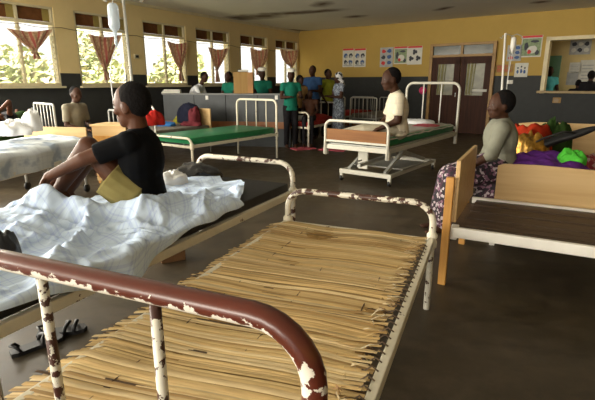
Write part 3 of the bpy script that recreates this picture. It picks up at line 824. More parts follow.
# sheet, crumpled up in front of the boy
peak = loc2(at(47, 184, 2.66))
boy_l = loc2(at(140, 195, 2.78))
def sheet2(a, b):
    # b: along the bed 0 near .. 1 far ; a: across 0 left .. 1 right (hangs over the right rail)
    far = 1.2-.30*smooth(.15, .60, a)-.44*smooth(.72, 1.0, a)+.05*nz(a*7, 2.2)+.02*math.sin(a*23)
    y = -L2/2-.05+(far+L2/2+.05)*b
    hang = .035+.13*math.exp(-((y+.62)/.27)**2)+.015*nz(y*5.1, 5)
    wtot = W2-.04+hang
    q = a*wtot; x = -W2/2+.02+q
    z = .012
    # ridge of gathered cloth
    rx = .20-.62*smooth(-.08, -.50, y)
    amp = (.075*smooth(.55, .12, y)+.025)*(1-.15*smooth(-.7, -1.2, y))
    dx = x-rx
    amp *= 1.0 if dx < 0 else 1.0
    z += amp*math.exp(-(dx/(.10 if dx < 0 else .24))**2)
    # peak where the boy lifts the hem
    pd = math.hypot((x-peak.x)/.12, (y-peak.y)/.12)
    z += max(0, (peak.z-TOP2)-.12)*math.exp(-pd*pd)*.8
    fx, fy = x*math.cos(.5)+y*math.sin(.5), -x*math.sin(.5)+y*math.cos(.5)
    fold = .030*(crease(fx*7, fy*5, 4.4)-.5)+.020*(crease(fx*3+fy*15, fy*4, 7.4)-.5)+.055*(crease(fx*4.2, fy*1.5, .3)-.55)+.030*(crease(fx*2.0+4, fy*6.5, 1.7)-.5)+.016*(crease(x*12, y*9, 2.1)-.5)
    edge = 1-.6*smooth(.9, 1, b)
    z += max(-.008, fold*edge*(1-.8*smooth(.05, -.10, dx)*smooth(-1.0, -.4, y))+.016)
    X = x
    zr = TOP2+z
    over = x-(W2/2+.0)
    if over > -.06:
        k = smooth(-.06, .05, over)
        if over > 0:
            X = W2/2+.035+.022*nz(y*6, 3)+.03*math.sin(y*11+1.3)*min(1, over*6)
            zr = TOP2+.0-(over)+.02*(1-k)
        else: X = x+.035*k; zr = TOP2+z*(1-k)+.012*k
    return (X, y, zr)
sheet = thing('bed_sheet', 'crumpled pale blue plaid sheet heaped on the boy\'s bed', 'sheet', (c2.x, c2.y, 0), -yaw2)
MB().grid(sheet2, 110, 190).build('cloth', M['plaid'], sheet, True)
# black plastic bag behind the boy
def heap(name, label, cat, c, rx, ry, h, mat, seed, group=None, rot=0.0, rough=.35, power=.6, nu=40, nv=18, part='cloth'):
    o = thing(name, label, cat, c, rot, group)
    def S(a, b):
        an = 2*PI*a; r = math.sin(b*PI/2)**.8 if b > 0 else 0
        k = 1+rough*nz(math.cos(an)*1.3+seed, math.sin(an)*1.3, b*1.5)
        x, y = rx*r*k*math.cos(an), ry*r*k*math.sin(an)
        z = h*(max(0, math.cos(b*PI/2))**power)*(1+rough*.9*nz(x/rx*1.6+seed, y/ry*1.6, 2))
        z += h*(.17*(crease(x/rx*1.7+seed, y/ry*1.7, seed)-.6)+.12*(crease(x/rx*4+y/ry, y/ry*2.2, seed)-.5))*(1-b*.6)
        return (x, y, max(.0, z))
    MB().grid(S, nu, nv).build(part, M[mat], o, True)
    return o
pb = ground(197, 176, TOP2+.01)
heap('plastic_bag', 'shiny black plastic bag lying on the bed behind the boy', 'bag', pb+V((0, .0, 0)), .21, .13, .10, 'black_plastic', 3.1, None, -.5, .45, part='film')
# a corner of white pillow showing between boy and bag
heap('pillow', 'pale pillow corner between the boy and black plastic bag', 'pillow', ground(172, 184, TOP2+.01), .14, .12, .10, 'white_cloth', 8.3, None, .3, .2, part='case')
# black bag at the left edge of the sheet
bb = at(1, 247, 1.95)
heap('shoulder_bag', 'black bag on the plaid sheet at the left edge of the photo', 'bag', bb-Z_*.07, .075, .10, .13, 'black_vinyl', 5.2, None, .4, .25, part='fabric')
# things on the floor between the two beds
p = ground(172, 259)
o = thing('carton', 'small brown carton on the floor beneath the plaid sheet', 'box', p, .5)
MB().box((0, 0, .06), (.20, .15, .12), None, .006).build('body', M['brown_box'], o)
MB().box((0, 0, .122), (.205, .07, .006)).build('flap', M['brown_box'], o)
def sandal(p, rot, label, grp):
    o = thing('sandal', label, 'sandal', p, rot, grp)
    out = [(-.13, -.032), (-.10, -.042), (0, -.036), (.08, -.048), (.125, -.035), (.14, 0), (.12, .04), (.06, .045), (-.02, .032), (-.1, .036), (-.13, .025)]
    MB().prism(out, (0, 0, .012), X_, Y_, .024).build('sole', M['sandal'], o)
    for x0, x1 in ((.02, .05), (.07, .09)):
        MB().tube([(x0, -.045, .02), (x0+.01, -.03, .055), (x1, 0, .068), (x0+.01, .03, .055), (x0, .045, .02)], .011, 8).build('strap', M['sandal'], o, True)
    MB().tube([(-.08, -.035, .02), (-.10, -.03, .05), (-.125, 0, .06), (-.10, .03, .05), (-.08, .035, .02)], .008, 8).build('heel_strap', M['sandal'], o, True)
    return o
g1 = ground(37, 347); g2 = ground(62, 333)
sandal(g1, .75, 'black sandal on the floor left of the mat, nearer of the pair', None)
sandal(g2, .3, 'black sandal on the floor by the mat edge, farther of the pair', None)

# ---- bed on the far left with the floral sheet
yaw3 = math.radians(9); W3, L3 = .95, 2.2
c3, e3, d3 = bedframe((-2.86, 6.1), yaw3, W3, L3)
b3 = thing('hospital_bed', 'pale metal bed with wooden end under the grey floral sheet, far left', 'bed', c3, -yaw3)
for s_ in (-1, 1): MB().box((s_*W3/2, 0, .49), (.035, L3, .06), None, .006).build('side_rail', M['white'], b3)
for y in (-L3/2+.3, L3/2-.08):
    for s_ in (-1, 1):
        lg = MB().tube([(s_*(W3/2-.02), y, .10), (s_*(W3/2-.02), y, .48)], .019, 10).build('leg', M['grey_metal'], b3, True)
        MB().lathe((s_*(W3/2-.02), y, .055), [(.02, -.02), (.052, -.016), (.055, 0), (.052, .016), (.02, .02)], 14, (Y_, Z_, X_)).build('caster', M['sandal'], lg, True)
    MB().box((0, y, .40), (W3-.06, .03, .04), None, .004).build('cross_rail', M['white'], b3)
MB().box((0, L3/2+.03, .66), (W3, .025, .42), None, .006).build('end_board', M['ply'], b3)
MB().box((0, 0, .50), (W3-.04, L3-.05, .03)).build('base_slat', M['slat'], b3)
MB().box((0, 0, .60), (W3-.04, L3-.06, .14), None, .03).build('mattress', M['grey_mattress'], b3, 'auto')
def sheet3(a, b):
    y = -L3/2-.02+(L3+.0)*b; hang = .22+.05*nz(y*3, 9); wt = W3+hang; x = -W3/2+a*wt
    z = .72+.028*(crease(x*3, y*3, 4)-.4)+.03*nz(x*1.5, y*1.5, 3)+.04*math.exp(-((x-.0)/.3)**2)
    ov = x-W3/2
    if ov > 0: return (W3/2+.035+.02*math.sin(y*9+ov*5)+.02*nz(y*5, 2), y, .69-ov)
    return (x, y, z)
s3 = thing('bed_sheet', 'grey-blue floral sheet spread flat over the far left bed', 'sheet', (c3.x, c3.y, 0), -yaw3)
MB().grid(sheet3, 46, 70).build('cloth', M['floral_sheet'], s3, True)
lowc = at(13, 185, 4.75); 
heap('folded_cloth', 'white cloth bundled under the far left bed', 'cloth', V((-3.30, 5.5, 0.0)), .15, .2, .11, 'white_cloth', 4.4, None, 0, .3)
# white cloth bundle on that bed
heap('white_bundle', 'tall white cloth bundle standing on the floral sheet', 'bundle', at(33, 131, 5.75), .11, .12, .25, 'white_cloth', 1.7, None, 0, .18, .45)
heap('white_bundle', 'low crumpled white cloth left of the tall white bundle', 'bundle', at(14, 135, 5.6), .20, .16, .17, 'white_cloth', 6.2, None, 0, .4)
# ---- wooden locker beside it
lk = thing('bedside_locker', 'pale wooden bedside locker behind the boy\'s knees', 'locker', (-2.70, 6.75, 0), -.12)
MB().box((0, 0, .44), (.52, .42, .80), None, .006).build('cabinet_body', M['ply'], lk)
MB().box((0, 0, .855), (.56, .46, .03), None, .006).build('top', M['ply'], lk)
MB().box((0, -.215, .40), (.46, .015, .62), None, .004).build('door', M['ply_edge'], lk)
for sx in (-1, 1):
    for sy in (-1, 1): MB().box((sx*.23, sy*.18, .02), (.04, .04, .04)).build('foot', M['ply_edge'], lk)
# ---- bed with green mattress and iron ends in mid room
yG = math.radians(35); WG, LG = 1.03, 2.2
cG, eG, dG = bedframe((-.41, 8.91), yG, WG, LG)
gb = iron_bed('iron_bed', 'cream iron bed with bare green mattress before the counter', cG, yG, WG, LG, .47, 1.13, .595, 'ward iron beds', .021, .021, 3, 0, 'iron_clean', 'iron_clean', 'iron_clean', rc=.11)
mt = thing('mattress', 'bare dark green vinyl mattress on the iron bed before the counter', 'mattress', cG+Z_*.497, -yG, 'green vinyl mattresses')
MB().box((0, 0, .055), (WG-.05, LG-.07, .11), None, .03).build('cover', M['green_vinyl'], mt, 'auto')
pg = MB()
for z_ in (.012, .098): pg.tube([(sx*(WG/2-.027), sy*(LG/2-.037), z_) for sx, sy in ((-1, -1), (1, -1), (1, 1), (-1, 1), (-1, -1))], .007, 6)
pg.build('piping', M['green_vinyl'], mt)
# ---- wooden-ended bed behind it, piled with clothes
cH, eH, dH = bedframe((-1.86, 9.78), math.radians(35), .9, 1.45)
b5 = thing('hospital_bed', 'bed with square wooden headboard draped with dark clothes', 'bed', cH, -math.radians(35))
MB().box((0, .725, .66), (.9, .03, .52), None, .006).build('headboard', M['ply'], b5)
for s_ in (-1, 1):
    MB().box((s_*.44, 0, .44), (.035, 1.45, .05)).build('side_rail', M['grey_metal'], b5)
    for y in (-.70, .70): MB().tube([(s_*.43, y, 0), (s_*.43, y, .46)], .018, 8).build('leg', M['grey_metal'], b5, True)
MB().box((0, 0, .52), (.86, 1.39, .11), None, .03).build('mattress', M['grey_mattress'], b5, 'auto')
MB().tube(arch_pts(.9, -.725, 1.03, .1), .018, 8).build('footboard', M['white'], b5, True)
hb = cH+dH*.70
heap('jacket', 'dark jacket slung over the square wooden headboard', 'jacket', hb-eH*.08-dH*.12+Z_*.60, .30, .16, .42, 'navy', 2.2, None, -.6, .25, .45)
heap('shawl', 'maroon shawl hanging beside the dark jacket on the headboard', 'shawl', hb+eH*.18-dH*.20+Z_*.585, .13, .13, .34, 'maroon', 7.9, None, -.6, .3, .5)
G = 'clothes on the wooden-headed bed'
heap('blanket', 'blue blanket lying on the bed behind the boy', 'blanket', ground(166, 125.5, .58), .28, .18, .07, 'blue_cloth', 1.2, G, -.5)
heap('blanket', 'olive yellow cloth bunched at the foot of the wooden headboard', 'cloth', ground(181, 123, .58), .16, .14, .16, 'yellow_cloth', 9.2, G, 0)
heap('blanket', 'pale pink cloth lying in front of the maroon shawl', 'cloth', ground(191, 125.5, .58), .24, .14, .08, 'maroon', 4.7, G, -.3)
heap('red_bundle', 'red bundle right behind the boy\'s neck', 'bundle', at(153, 125, 7.6), .17, .15, .22, 'red_cloth', 2.9, None, 0)

# ---- metal bed with bars by the window wall (behind the grey-shirted man)
cB = V((-3.77, 8.08, 0)); yawB = math.radians(42)
o = iron_bed('iron_bed', 'grey barred iron bed the taupe-shirted man sits on', cB, yawB, .85, 1.3, .46, .95, 1.12, 'ward iron beds', .018, .018, 4, 5, 'grey_metal', 'grey_metal', 'grey_metal', rc=.05)
MB().box((0, 0, .53), (.81, 1.25, .10), None, .03).build('mattress', M['blue_cloth'], o, 'auto')
# green covered bed at the far left edge
cL, eL, dL = bedframe((-4.1, 7.4), math.radians(10), .9, 1.5)
o = thing('hospital_bed', 'low bed with green mattress at the left edge by the windows', 'bed', cL, -math.radians(10))
for s_ in (-1, 1):
    MB().box((s_*.44, 0, .5), (.035, 1.5, .05)).build('side_rail', M['white'], o)
    for y in (-.7, .7): MB().tube([(s_*.43, y, 0), (s_*.43, y, .5)], .018, 8).build('leg', M['grey_metal'], o, True)
MB().box((0, 0, .66), (.88, 1.45, .24), None, .05).build('mattress', M['deep_green'], o, 'auto')

# ---- crank hospital bed in mid room
yC = math.radians(37); WC, LC = 1.0, 2.75; RC = .555
cC, eC, dC = bedframe(V((1.22, 6.02, 0))+V((math.sin(yC), math.cos(yC), 0))*LC, yC, WC, LC)
cb = thing('crank_bed', 'adjustable pale metal hospital bed with green mattress and brown end panel', 'bed', cC, -yC)
for s_ in (-1, 1): MB().box((s_*WC/2, 0, RC), (.035, LC, .065), None, .008).build('side_rail', M['cream_metal'], cb)
for y in (-LC/2, LC/2): MB().box((0, y, RC), (WC, .04, .065), None, .006).build('cross_rail', M['cream_metal'], cb)
fb = MB().tube(arch_pts(WC, -LC/2-.02, .93, .10, .44), .021, 12).build('footboard', M['cream_metal'], cb, True)
MB().box((0, -LC/2-.02, .735), (WC-.05, .02, .16), None, .004).build('brown_panel', M['ply_brown'], fb)
MB().box((0, -LC/2-.02, .642), (WC-.04, .028, .03), None, .004).build('lower_bar', M['cream_metal'], fb)
hb_ = MB().tube(arch_pts(WC, LC/2+.02, 1.45, .13, .42), .024, 12).build('headboard', M['cream_metal'], cb, True)
for k in range(2): MB().tube([(-WC/2+WC*(k+1)/3, LC/2+.02, .6), (-WC/2+WC*(k+1)/3, LC/2+.02, 1.45)], .012, 8).build('bar', M['white'], hb_, True)
MB().box((0, LC/2+.02, .66), (WC-.04, .02, .05)).build('lower_bar', M['cream_metal'], hb_)
for s_ in (-1, 1):
    MB().box((s_*WC/2, LC/2, .46), (.05, .05, .16)).build('corner_socket', M['cream_metal'], cb)
    MB().box((s_*WC/2, -LC/2, .50), (.055, .06, .13), None, .008).build('corner_socket', M['cream_metal'], cb)
# base with scissor lift
bs = MB(); bw, y0, y1 = .80, -LC/2+.30, LC/2-.75; bz = .15
for s_ in (-1, 1): bs.bar((s_*bw/2, y0, bz), (s_*bw/2, y1, bz), .04, .05)
for y in (y0, y1): bs.box((0, y, bz+.0), (bw+.06, .05, .065), None, .006)
bs.build('base_frame', M['cream_metal'], cb)
for s_ in (-1, 1):
    for y in (y0, y1):
        lg = MB().box((s_*bw/2, y, .10), (.045, .045, .12)).build('base_leg', M['cream_metal'], cb)
        MB().lathe((s_*bw/2, y, .045), [(.015, -.02), (.042, -.016), (.045, 0), (.042, .016), (.015, .02)], 14, (Y_, Z_, X_)).build('caster', M['sandal'], lg, True)
for s_ in (-1, 1):
    MB().bar((s_*.30, y0+.05, bz+.03), (s_*.30, y0+.85, RC-.03), .045, .05).build('scissor_arm', M['grey_metal'], cb)
    MB().bar((s_*.24, y1-.05, bz+.03), (s_*.24, y0+.35, RC-.03), .045, .05).build('scissor_arm', M['grey_metal'], cb)
MB().bar((0, y0-.2, .30), (0, y0+1.0, .32), .05, .05).build('screw_rod', M['grey_metal'], cb)
MB().box((-.12, y0+.15, .36), (.16, .03, .34)).build('splash_plate', M['cream_metal'], cb)
MB().box((.08, y0+.75, .20), (.70, .75, .02)).build('drip_tray', M['grey_metal'], cb)
MB().tube([(.1, -LC/2, .40), (.1, -LC/2-.12, .40), (.1, -LC/2-.12, .36), (.1, -LC/2-.18, .36)], .011, 8).build('crank_handle', M['chrome'], cb, True)
MB().box((0, 0, RC+.04), (WC-.06, LC-.06, .02)).build('base_plate', M['grey_metal'], cb)
mt = thing('mattress', 'green vinyl mattress with white sheet on the crank bed', 'mattress', cC+Z_*(RC+.055), -yC, None)
MB().box((0, 0, .06), (WC-.06, LC-.10, .12), None, .03).build('cover', M['green_vinyl'], mt, 'auto')
def sheetC(a, b):
    x = -WC/2+.02+(WC-.03)*a; y = -LC/2+.06+(LC-.16)*b
    z = .125+.018*(crease(x*4, y*3, 5)-.3)*(1-abs(2*a-1)**6)
    if a > .93: z -= (a-.93)*.5*(1+.4*nz(y*5)); x = min(x, WC/2-.012)
    return (x, y, z)
sC = thing('bed_sheet', 'white sheet drawn over the green mattress of the crank bed', 'sheet', cC+Z_*(RC+.058), -yC)
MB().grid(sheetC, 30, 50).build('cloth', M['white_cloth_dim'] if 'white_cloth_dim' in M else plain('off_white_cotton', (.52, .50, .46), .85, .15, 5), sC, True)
pc = ground(432, 125, RC+.20)
heap('pink_cloth', 'folded pink cloth lying on the white sheet of the crank bed', 'cloth', cC+eC*.22+dC*.62+Z_*(RC+.175), .20, .30, .035, 'pink_mat', 3.3, None, -yC, .2)
heap('pillow', 'flat white pillow at the head end of the crank bed', 'pillow', cC+eC*-.1+dC*.95+Z_*(RC+.18), .33, .2, .09, 'white_cloth', 2.6, None, -yC, .1, .4, part='case')
# pink plastic bowl hung on the wall left of the door
t_, z_ = on_right(422.5, 90.5, .05)
o = thing('plastic_bowl', 'bright pink plastic bowl hung on the dark dado left of the door', 'bowl', WR(t_, z_, .03))
MB().lathe((0, 0, 0), [(.02, 0), (.12, 0), (.115, .02), (.08, .08), (.05, .095), (.01, .095)], 20, (RD, Z_, RN)).build('bowl_body', M['pink'], o, True)
MB().tube([(0, 0, .12), (0, 0, .16)], .008, 6).build('hook', M['chrome'], o)
# ---- wooden bed on the right
e6 = V((.885, -.465, 0)).normalized(); d6 = V((e6.y*-1, e6.x, 0))
A6 = V((1.085, 3.09, 0))                                         # near bottom of the headboard
L6, W6 = 2.1, 1.0
yaw6 = math.atan2(e6.y, e6.x)
wb = thing('wooden_bed', 'empty bed with pale wooden headboard and dark slats on the right', 'bed', A6, yaw6)
# local x: along the bed to the right, local y: across, away from the viewer
MB().box((.03, .50, .70), (.03, .93, .45), None, .006).build('headboard', M['ply'], wb)
for y in (.0, .98):
    MB().box((-.01, y, .405), (.055, .05, .81), None, .006).build('post', M['ply_edge'], wb)
MB().box((-.0, .49, .72), (.02, .94, .05)).build('head_rail', M['ply_edge'], wb)
MB().box((.04, .05, .40), (.05, .10, .09), None, .006).build('corner_bracket', M['white'], wb)
for y in (.0, 1.0): MB().box((L6/2+.04, y, .415), (L6, .04, .075), None, .008).build('side_rail', M['white'], wb)
MB().box((L6+.06, .5, .415), (.04, 1.0, .075)).build('end_rail', M['white'], wb)
for y in (.02, .98): MB().tube([(L6, y, 0), (L6, y, .4)], .02, 8).build('leg', M['white'], wb, True)
for k in range(9):
    y = .07+.108*k
    MB().box((L6/2+.05, y+.0, .425+.004*math.sin(k*3)), (L6-.06, .098, .022), None, .004).build('slat', M['slat'], wb)
MB().box((L6/2, .5, .395), (L6, .95, .012)).build('under_board', M['slat'], wb)
# ---- bed behind it: its plywood end board faces us
fA = V((1.77, 3.92, 0))
bb_ = thing('wooden_bed', 'bed with plywood end boards the woman sits on, heaped with cloths', 'bed', fA, yaw6)
WB, LB = 1.05, 1.95
out = [(0, .44), (WB, .44), (WB, .70), (WB-.1, .735), (WB*.72, .75), (WB*.7, .765), (WB*.3, .775), (.05, .765), (0, .745)]
MB().prism(out, (0, 0, 0), X_, Z_, .025).build('end_board', M['ply'], bb_)
out = [(0, .44), (WB, .44), (WB, .96), (WB*.8, .99), (WB*.2, .99), (.05, .97), (0, .93)]
MB().prism(out, (.02, LB, 0), X_, Z_, .025).build('headboard', M['ply'], bb_)
for x in (0.02, WB-.02):
    MB().box((x, LB/2, .42), (.04, LB, .07)).build('side_rail', M['white'], bb_)
    for y in (.03, LB-.03): MB().box((x, y, .20), (.045, .045, .40)).build('leg', M['white'], bb_)
MB().box((WB/2, LB/2, .50), (WB-.06, LB-.08, .10), None, .03).build('mattress', M['maroon'], bb_, 'auto')
def onB(x, y, z=.55): return fA+e6*x+d6*y+Z_*z
G = 'cloths heaped on the bed by the woman'
heap('cloth_heap', 'purple cloth spread at the front of the heap beside the woman', 'cloth', onB(.36, .46), .44, .28, .25, 'purple', 1.3, G, yaw6, .25)
heap('cloth_heap', 'neon green cloth on top of the purple cloth', 'cloth', onB(.57, .50, .68), .13, .13, .17, 'neon', 4.1, G, yaw6+.4, .3)
heap('cloth_heap', 'shiny gold cloth between the woman and the black bag', 'cloth', onB(.24, .95, .60), .16, .16, .33, 'gold', 6.6, G, yaw6, .25, .45)
heap('cloth_heap', 'orange red cloth on top of the heap right of the woman', 'cloth', onB(.20, 1.45), .24, .20, .46, 'orange', 2.4, G, yaw6, .2, .4)
heap('cloth_heap', 'dark green and brown cloth beside the orange red cloth', 'cloth', onB(.44, 1.62), .20, .18, .46, 'deep_green', 8.8, G, yaw6, .2, .4)
heap('cloth_heap', 'red and white printed cloth against the plywood headboard', 'cloth', onB(.72, 1.0), .22, .2, .20, 'red_print', 5.5, G, yaw6, .25)
# long black bag leaning across the heap
o = thing('duffel_bag', 'long black soft bag lying slanted over the heaped cloths', 'bag', onB(.20, .92, .70), yaw6)
mb = MB()
def S(a, b):
    an = 2*PI*b; x = -.25+.85*a; r = .062*(math.sin(PI*min(1, max(.02, a)))**.35)*(1+.2*nz(a*5, math.cos(an), math.sin(an)))
    return (x, .02+r*1.3*math.cos(an), -.02+.36*a+r*.8*math.sin(an))
mb.grid(S, 30, 16); mb.build('fabric', M['black_vinyl'], o, True)
MB().tube([(0, -.06, .12), (.14, -.10, .22), (.3, -.09, .29), (.4, -.05, .28)], .010, 8).build('strap', M['black_vinyl'], o, True)

# ------------------------------------------------------------------ nurses' counter
K0 = V((-.16, 10.45, 0)); kx = V((-.989, .147, 0)).normalized(); ky = V((-kx.y, kx.x, 0))
if ky.y < 0: ky = -ky
LK, HK = 3.05, 1.20
ct = thing('counter', 'long slate grey nurses\' counter with orange-brown band below the windows', 'counter', K0)
def PK(a, z, n=0): return kx*a+ky*n+Z_*z
AXK = (kx, ky, Z_)
MB().box(PK(LK/2, .88, .06), (LK, .12, .62), AXK, .004).build('front_panel', M['counter'], ct)
MB().box(PK(LK/2, .50, .05), (LK, .13, .16), AXK, .004).build('band', M['counter_band'], ct)
MB().box(PK(LK/2, .21, .07), (LK, .10, .42), AXK).build('lower_panel', M['counter'], ct)
MB().box(PK(LK/2, HK, .12), (LK+.04, .30, .035), AXK, .008).build('worktop', M['counter_top'], ct)
MB().box(PK(.03, HK/2, .08), (.06, .16, HK-.03), AXK).build('end_pier', M['counter'], ct)
sl_ = MB()
for k in (1, 2, 3): MB().box(PK(LK*k/4, .88, -.003), (.012, .01, .6), AXK).build('panel_joint', M['dark_cloth'], ct)
for u, v in ((203.5, 98), (276.5, 97.5)):
    q = at(u, v, 10.5); a_ = (q-K0).dot(kx)
    MB().box(PK(a_, q.z, -.01), (.07, .02, .09), AXK, .006).build('wall_socket', M['white'], ct)
# wooden cabinet box on the counter
q = at(244, 93.5, 10.85)
o = thing('cabinet', 'tan wooden box standing on the counter between the nurses', 'box', V((q.x, 10.62, HK+.018)), .0)
MB().box((-.03, 0, .235), (.32, .22, .47), None, .006).build('body', M['box_wood'], o)
MB().box((.19, -.02, .235), (.12, .22, .46), None, .004).build('side_door', plain('orange_brown_board', (.34, .16, .04), .5, .2), o)
o2 = thing('folder', 'small dark folder lying on top of the tan box', 'folder', V((q.x+.02, 10.62, HK+.492)), .12)
MB().box((0, 0, .025), (.24, .2, .05), None, .006).build('cover', M['black_vinyl'], o2)
MB().box((0, -.005, .025), (.225, .195, .036)).build('pages', M['paper'], o2)
q = at(170, 93, 10.75)
o = thing('paper_stack', 'low stack of papers on the counter at its left end', 'papers', V((q.x, 10.95-.05, HK+.018)), .1)
for k in range(3): MB().box((.01*k, .008*k, .015+.028*k), (.42-.03*k, .28, .027)).build('sheaf', M['paper'], o)
# ------------------------------------------------------------------ beds beyond the counter end
yR = math.radians(27); cR = V((.36, 11.40, 0))
rb = iron_bed('iron_bed', 'white iron bed under a red blanket behind the crank bed', cR, yR, .8, 2.05, .47, .95, .80, 'ward iron beds', .02, .02, 3, 0, 'iron_clean', 'iron_clean', 'iron_clean', rc=.1)
MB().box((0, 0, .535), (.76, 1.98, .10), None, .03).build('mattress', M['red_blanket'], rb, 'auto')
heap('blanket', 'rumpled red blanket on the white iron bed', 'blanket', V((.36, 11.5, .585)), .34, .75, .09, 'red_blanket', 2.1, None, -yR, .3)
heap('pillow', 'small white pillow on the red blanket', 'pillow', V((.12, 10.75, .60)), .2, .13, .11, 'white_cloth', 5.8, None, .2, .15, .4, part='case')
yW = math.atan2(-RN.x, -RN.y)
for i, (s_, n_, lb, mm) in enumerate(((2.75, 1.05, 'barred iron bed with red cover right of the headscarf woman', 'red_blanket'), (3.85, 1.15, 'barred iron bed with grey mattress left of the checked-shirt man', 'grey_mattress'))):
    o = iron_bed('iron_bed', lb, WR(s_, 0, n_), yW, .85, 1.9, .46, 1.0, 1.04, 'ward iron beds', .017, .017, 5, 5, 'grey_metal', 'cream_metal', 'grey_metal', rc=.05)
    MB().box((0, 0, .53), (.81, 1.84, .10), None, .03).build('mattress', M[mm], o, 'auto')
# pink floor mats
for u, v, w, h, r, lb in ((333, 150, .6, .35, -.4, 'pink floor mat under the corner of the crank bed'), (303, 149, .5, .35, .5, 'red floor mat at the end of the counter')):
    p = ground(u, v)
    o = MB().box((0, 0, .012), (w, h, .024), None, .008).build('floor_mat', M['pink_mat']); o.location = p; o.rotation_euler = (0, 0, r); tag(o, lb, 'mat')
# ------------------------------------------------------------------ drip stands
def drip_stand(base, top, label, mat='grey_metal', r=.012, hooks=True):
    o = thing('drip_stand', label, 'stand', (base.x, base.y, 0)); tp = V((top.x-base.x, top.y-base.y, top.z))
    MB().tube([(0, 0, .05), tp*.5+Z_*.02, tp], r, 10).build('pole', M[mat], o, True)
    MB().lathe((0, 0, .04), [(.03, 0), (.04, .02), (.035, .08), (.015, .1)], 12).build('hub', M[mat], o, True)
    for k in range(4):
        a = k*PI/2+.4
        lg = MB().tube([(0, 0, .08), (.15*math.cos(a), .15*math.sin(a), .07), (.27*math.cos(a), .27*math.sin(a), .03)], .011, 8).build('leg', M[mat], o, True)
        MB().ell((.27*math.cos(a), .27*math.sin(a), .022), (.022, .022, .022)).build('caster', M['sandal'], lg, True)
    if hooks:
        for s_ in (-1, 1):
            MB().tube([tp, tp+V((s_*.08, 0, .03)), tp+V((s_*.15, 0, .0)), tp+V((s_*.16, 0, -.04)), tp+V((s_*.19, 0, -.02))], .006, 8).build('hook', M[mat], o, True)
    return o, tp
Yd = 4.45
b0 = at(133, 86, Yd); t0 = at(123, -3, Yd)
st, tp = drip_stand(V((b0.x+.02, b0.y, 0)), t0, 'steel drip stand behind the boy, in front of the windows', 'grey_metal', .014)
bt = at(112.5, 5, Yd-.02)
bg = thing('drip_bag', 'clear drip bottle hanging from the stand above the boy', 'drip bag', bt)
MB().lathe((0, 0, 0), [(.004, .02), (.03, .015), (.046, -.005), (.050, -.04), (.050, -.17), (.044, -.20), (.020, -.225), (.016, -.26), (.010, -.262)], 20).build('bottle', M['bag'], bg, True)
MB().lathe((0, 0, -.31), [(.008, .05), (.013, .04), (.013, -.03), (.006, -.045)], 12).build('drip_chamber', M['bag'], bg, True)
MB().tube([(0, 0, .015), (.012, 0, .05), (.035, .01, .06)], .004, 6).build('hanger', M['grey_metal'], bg, True)
tu = [V((0, 0, -.355))]
for (u, v) in ((111, 62), (110, 75), (112, 90), (114, 108)): tu.append(at(u, v, Yd-.02)-bt)
MB().tube(tu, .006, 8).build('tube_line', M['tube'], bg, True)
# two poles right of the door
b0 = at(500, 93, 7.4); t0 = at(505.5, 33, 7.4)
dr_ = (t0-b0); base = b0-dr_*((b0.z)/dr_.z)
drip_stand(V((base.x+.06, base.y, 0)), t0, 'white drip pole rising behind the woman, left of the bottle', 'white', .017, False)
b1 = at(509, 92, 7.7); t1 = at(512, 36, 7.7)
_, tp2 = drip_stand(V((b1.x-.03, b1.y, 0)), t1, 'thin grey drip pole carrying a white bottle', 'grey_metal', .008)
bt = at(514, 38, 7.62)
bg = thing('drip_bottle', 'white drip bottle on the thin pole beside the posters', 'drip bottle', bt)
MB().lathe((0, 0, 0), [(.01, .02), (.035, .0), (.042, -.05), (.042, -.15), (.02, -.20), (.012, -.24)], 16).build('bottle', M['white'], bg, True)
MB().tube([(0, 0, -.24), (-.02, 0, -.5), (-.03, 0, -.75)], .005, 6).build('tube_line', M['tube'], bg, True)
bx = at(510, 82, 7.6)
MB().box(bx-bt, (.08, .04, .06), None, .006).build('flow_clip', M['white'], bg)
# ------------------------------------------------------------------ people
def frame_from(f, up=Z_):
    f = V(f).normalized(); l = up.cross(f).normalized(); u = f.cross(l).normalized(); return f, l, u
def head_prims(mb, Hc, fr, s, neck):
    f, l, u = fr
    mb.ell(Hc+u*.018*s, (.100*s, .077*s, .105*s), (f, l, u), 20, 14)
    mb.ell(Hc+f*.030*s-u*.055*s, (.062*s, .056*s, .062*s), (f, l, u))
    mb.ell(Hc+f*.060*s-u*.092*s, (.030*s, .030*s, .024*s), (f, l, u))
    mb.ell(Hc+f*.078*s+u*.030*s, (.018*s, .055*s, .014*s), (f, l, u))            # brow
    mb.cap(Hc+f*.090*s+u*.012*s, .009*s, Hc+f*.107*s-u*.028*s, .015*s)            # nose
    mb.ell(Hc+f*.096*s-u*.030*s, (.014*s, .022*s, .011*s), (f, l, u))
    mb.ell(Hc+f*.087*s-u*.058*s, (.016*s, .027*s, .009*s), (f, l, u))            # lips
    mb.ell(Hc+f*.085*s-u*.073*s, (.014*s, .024*s, .009*s), (f, l, u))
    for q in (-1, 1):
        mb.ell(Hc+f*.062*s+l*q*.045*s-u*.022*s, (.026*s, .022*s, .022*s), (f, l, u))   # cheek
        mb.ell(Hc-f*.008*s+l*q*.078*s-u*.008*s, (.021*s, .009*s, .034*s), ((f-u*.0).normalized(), (l*q+f*.3).normalized(), u))
    mb.cap(neck, .056*s, Hc-u*.05*s-f*.015*s, .050*s)
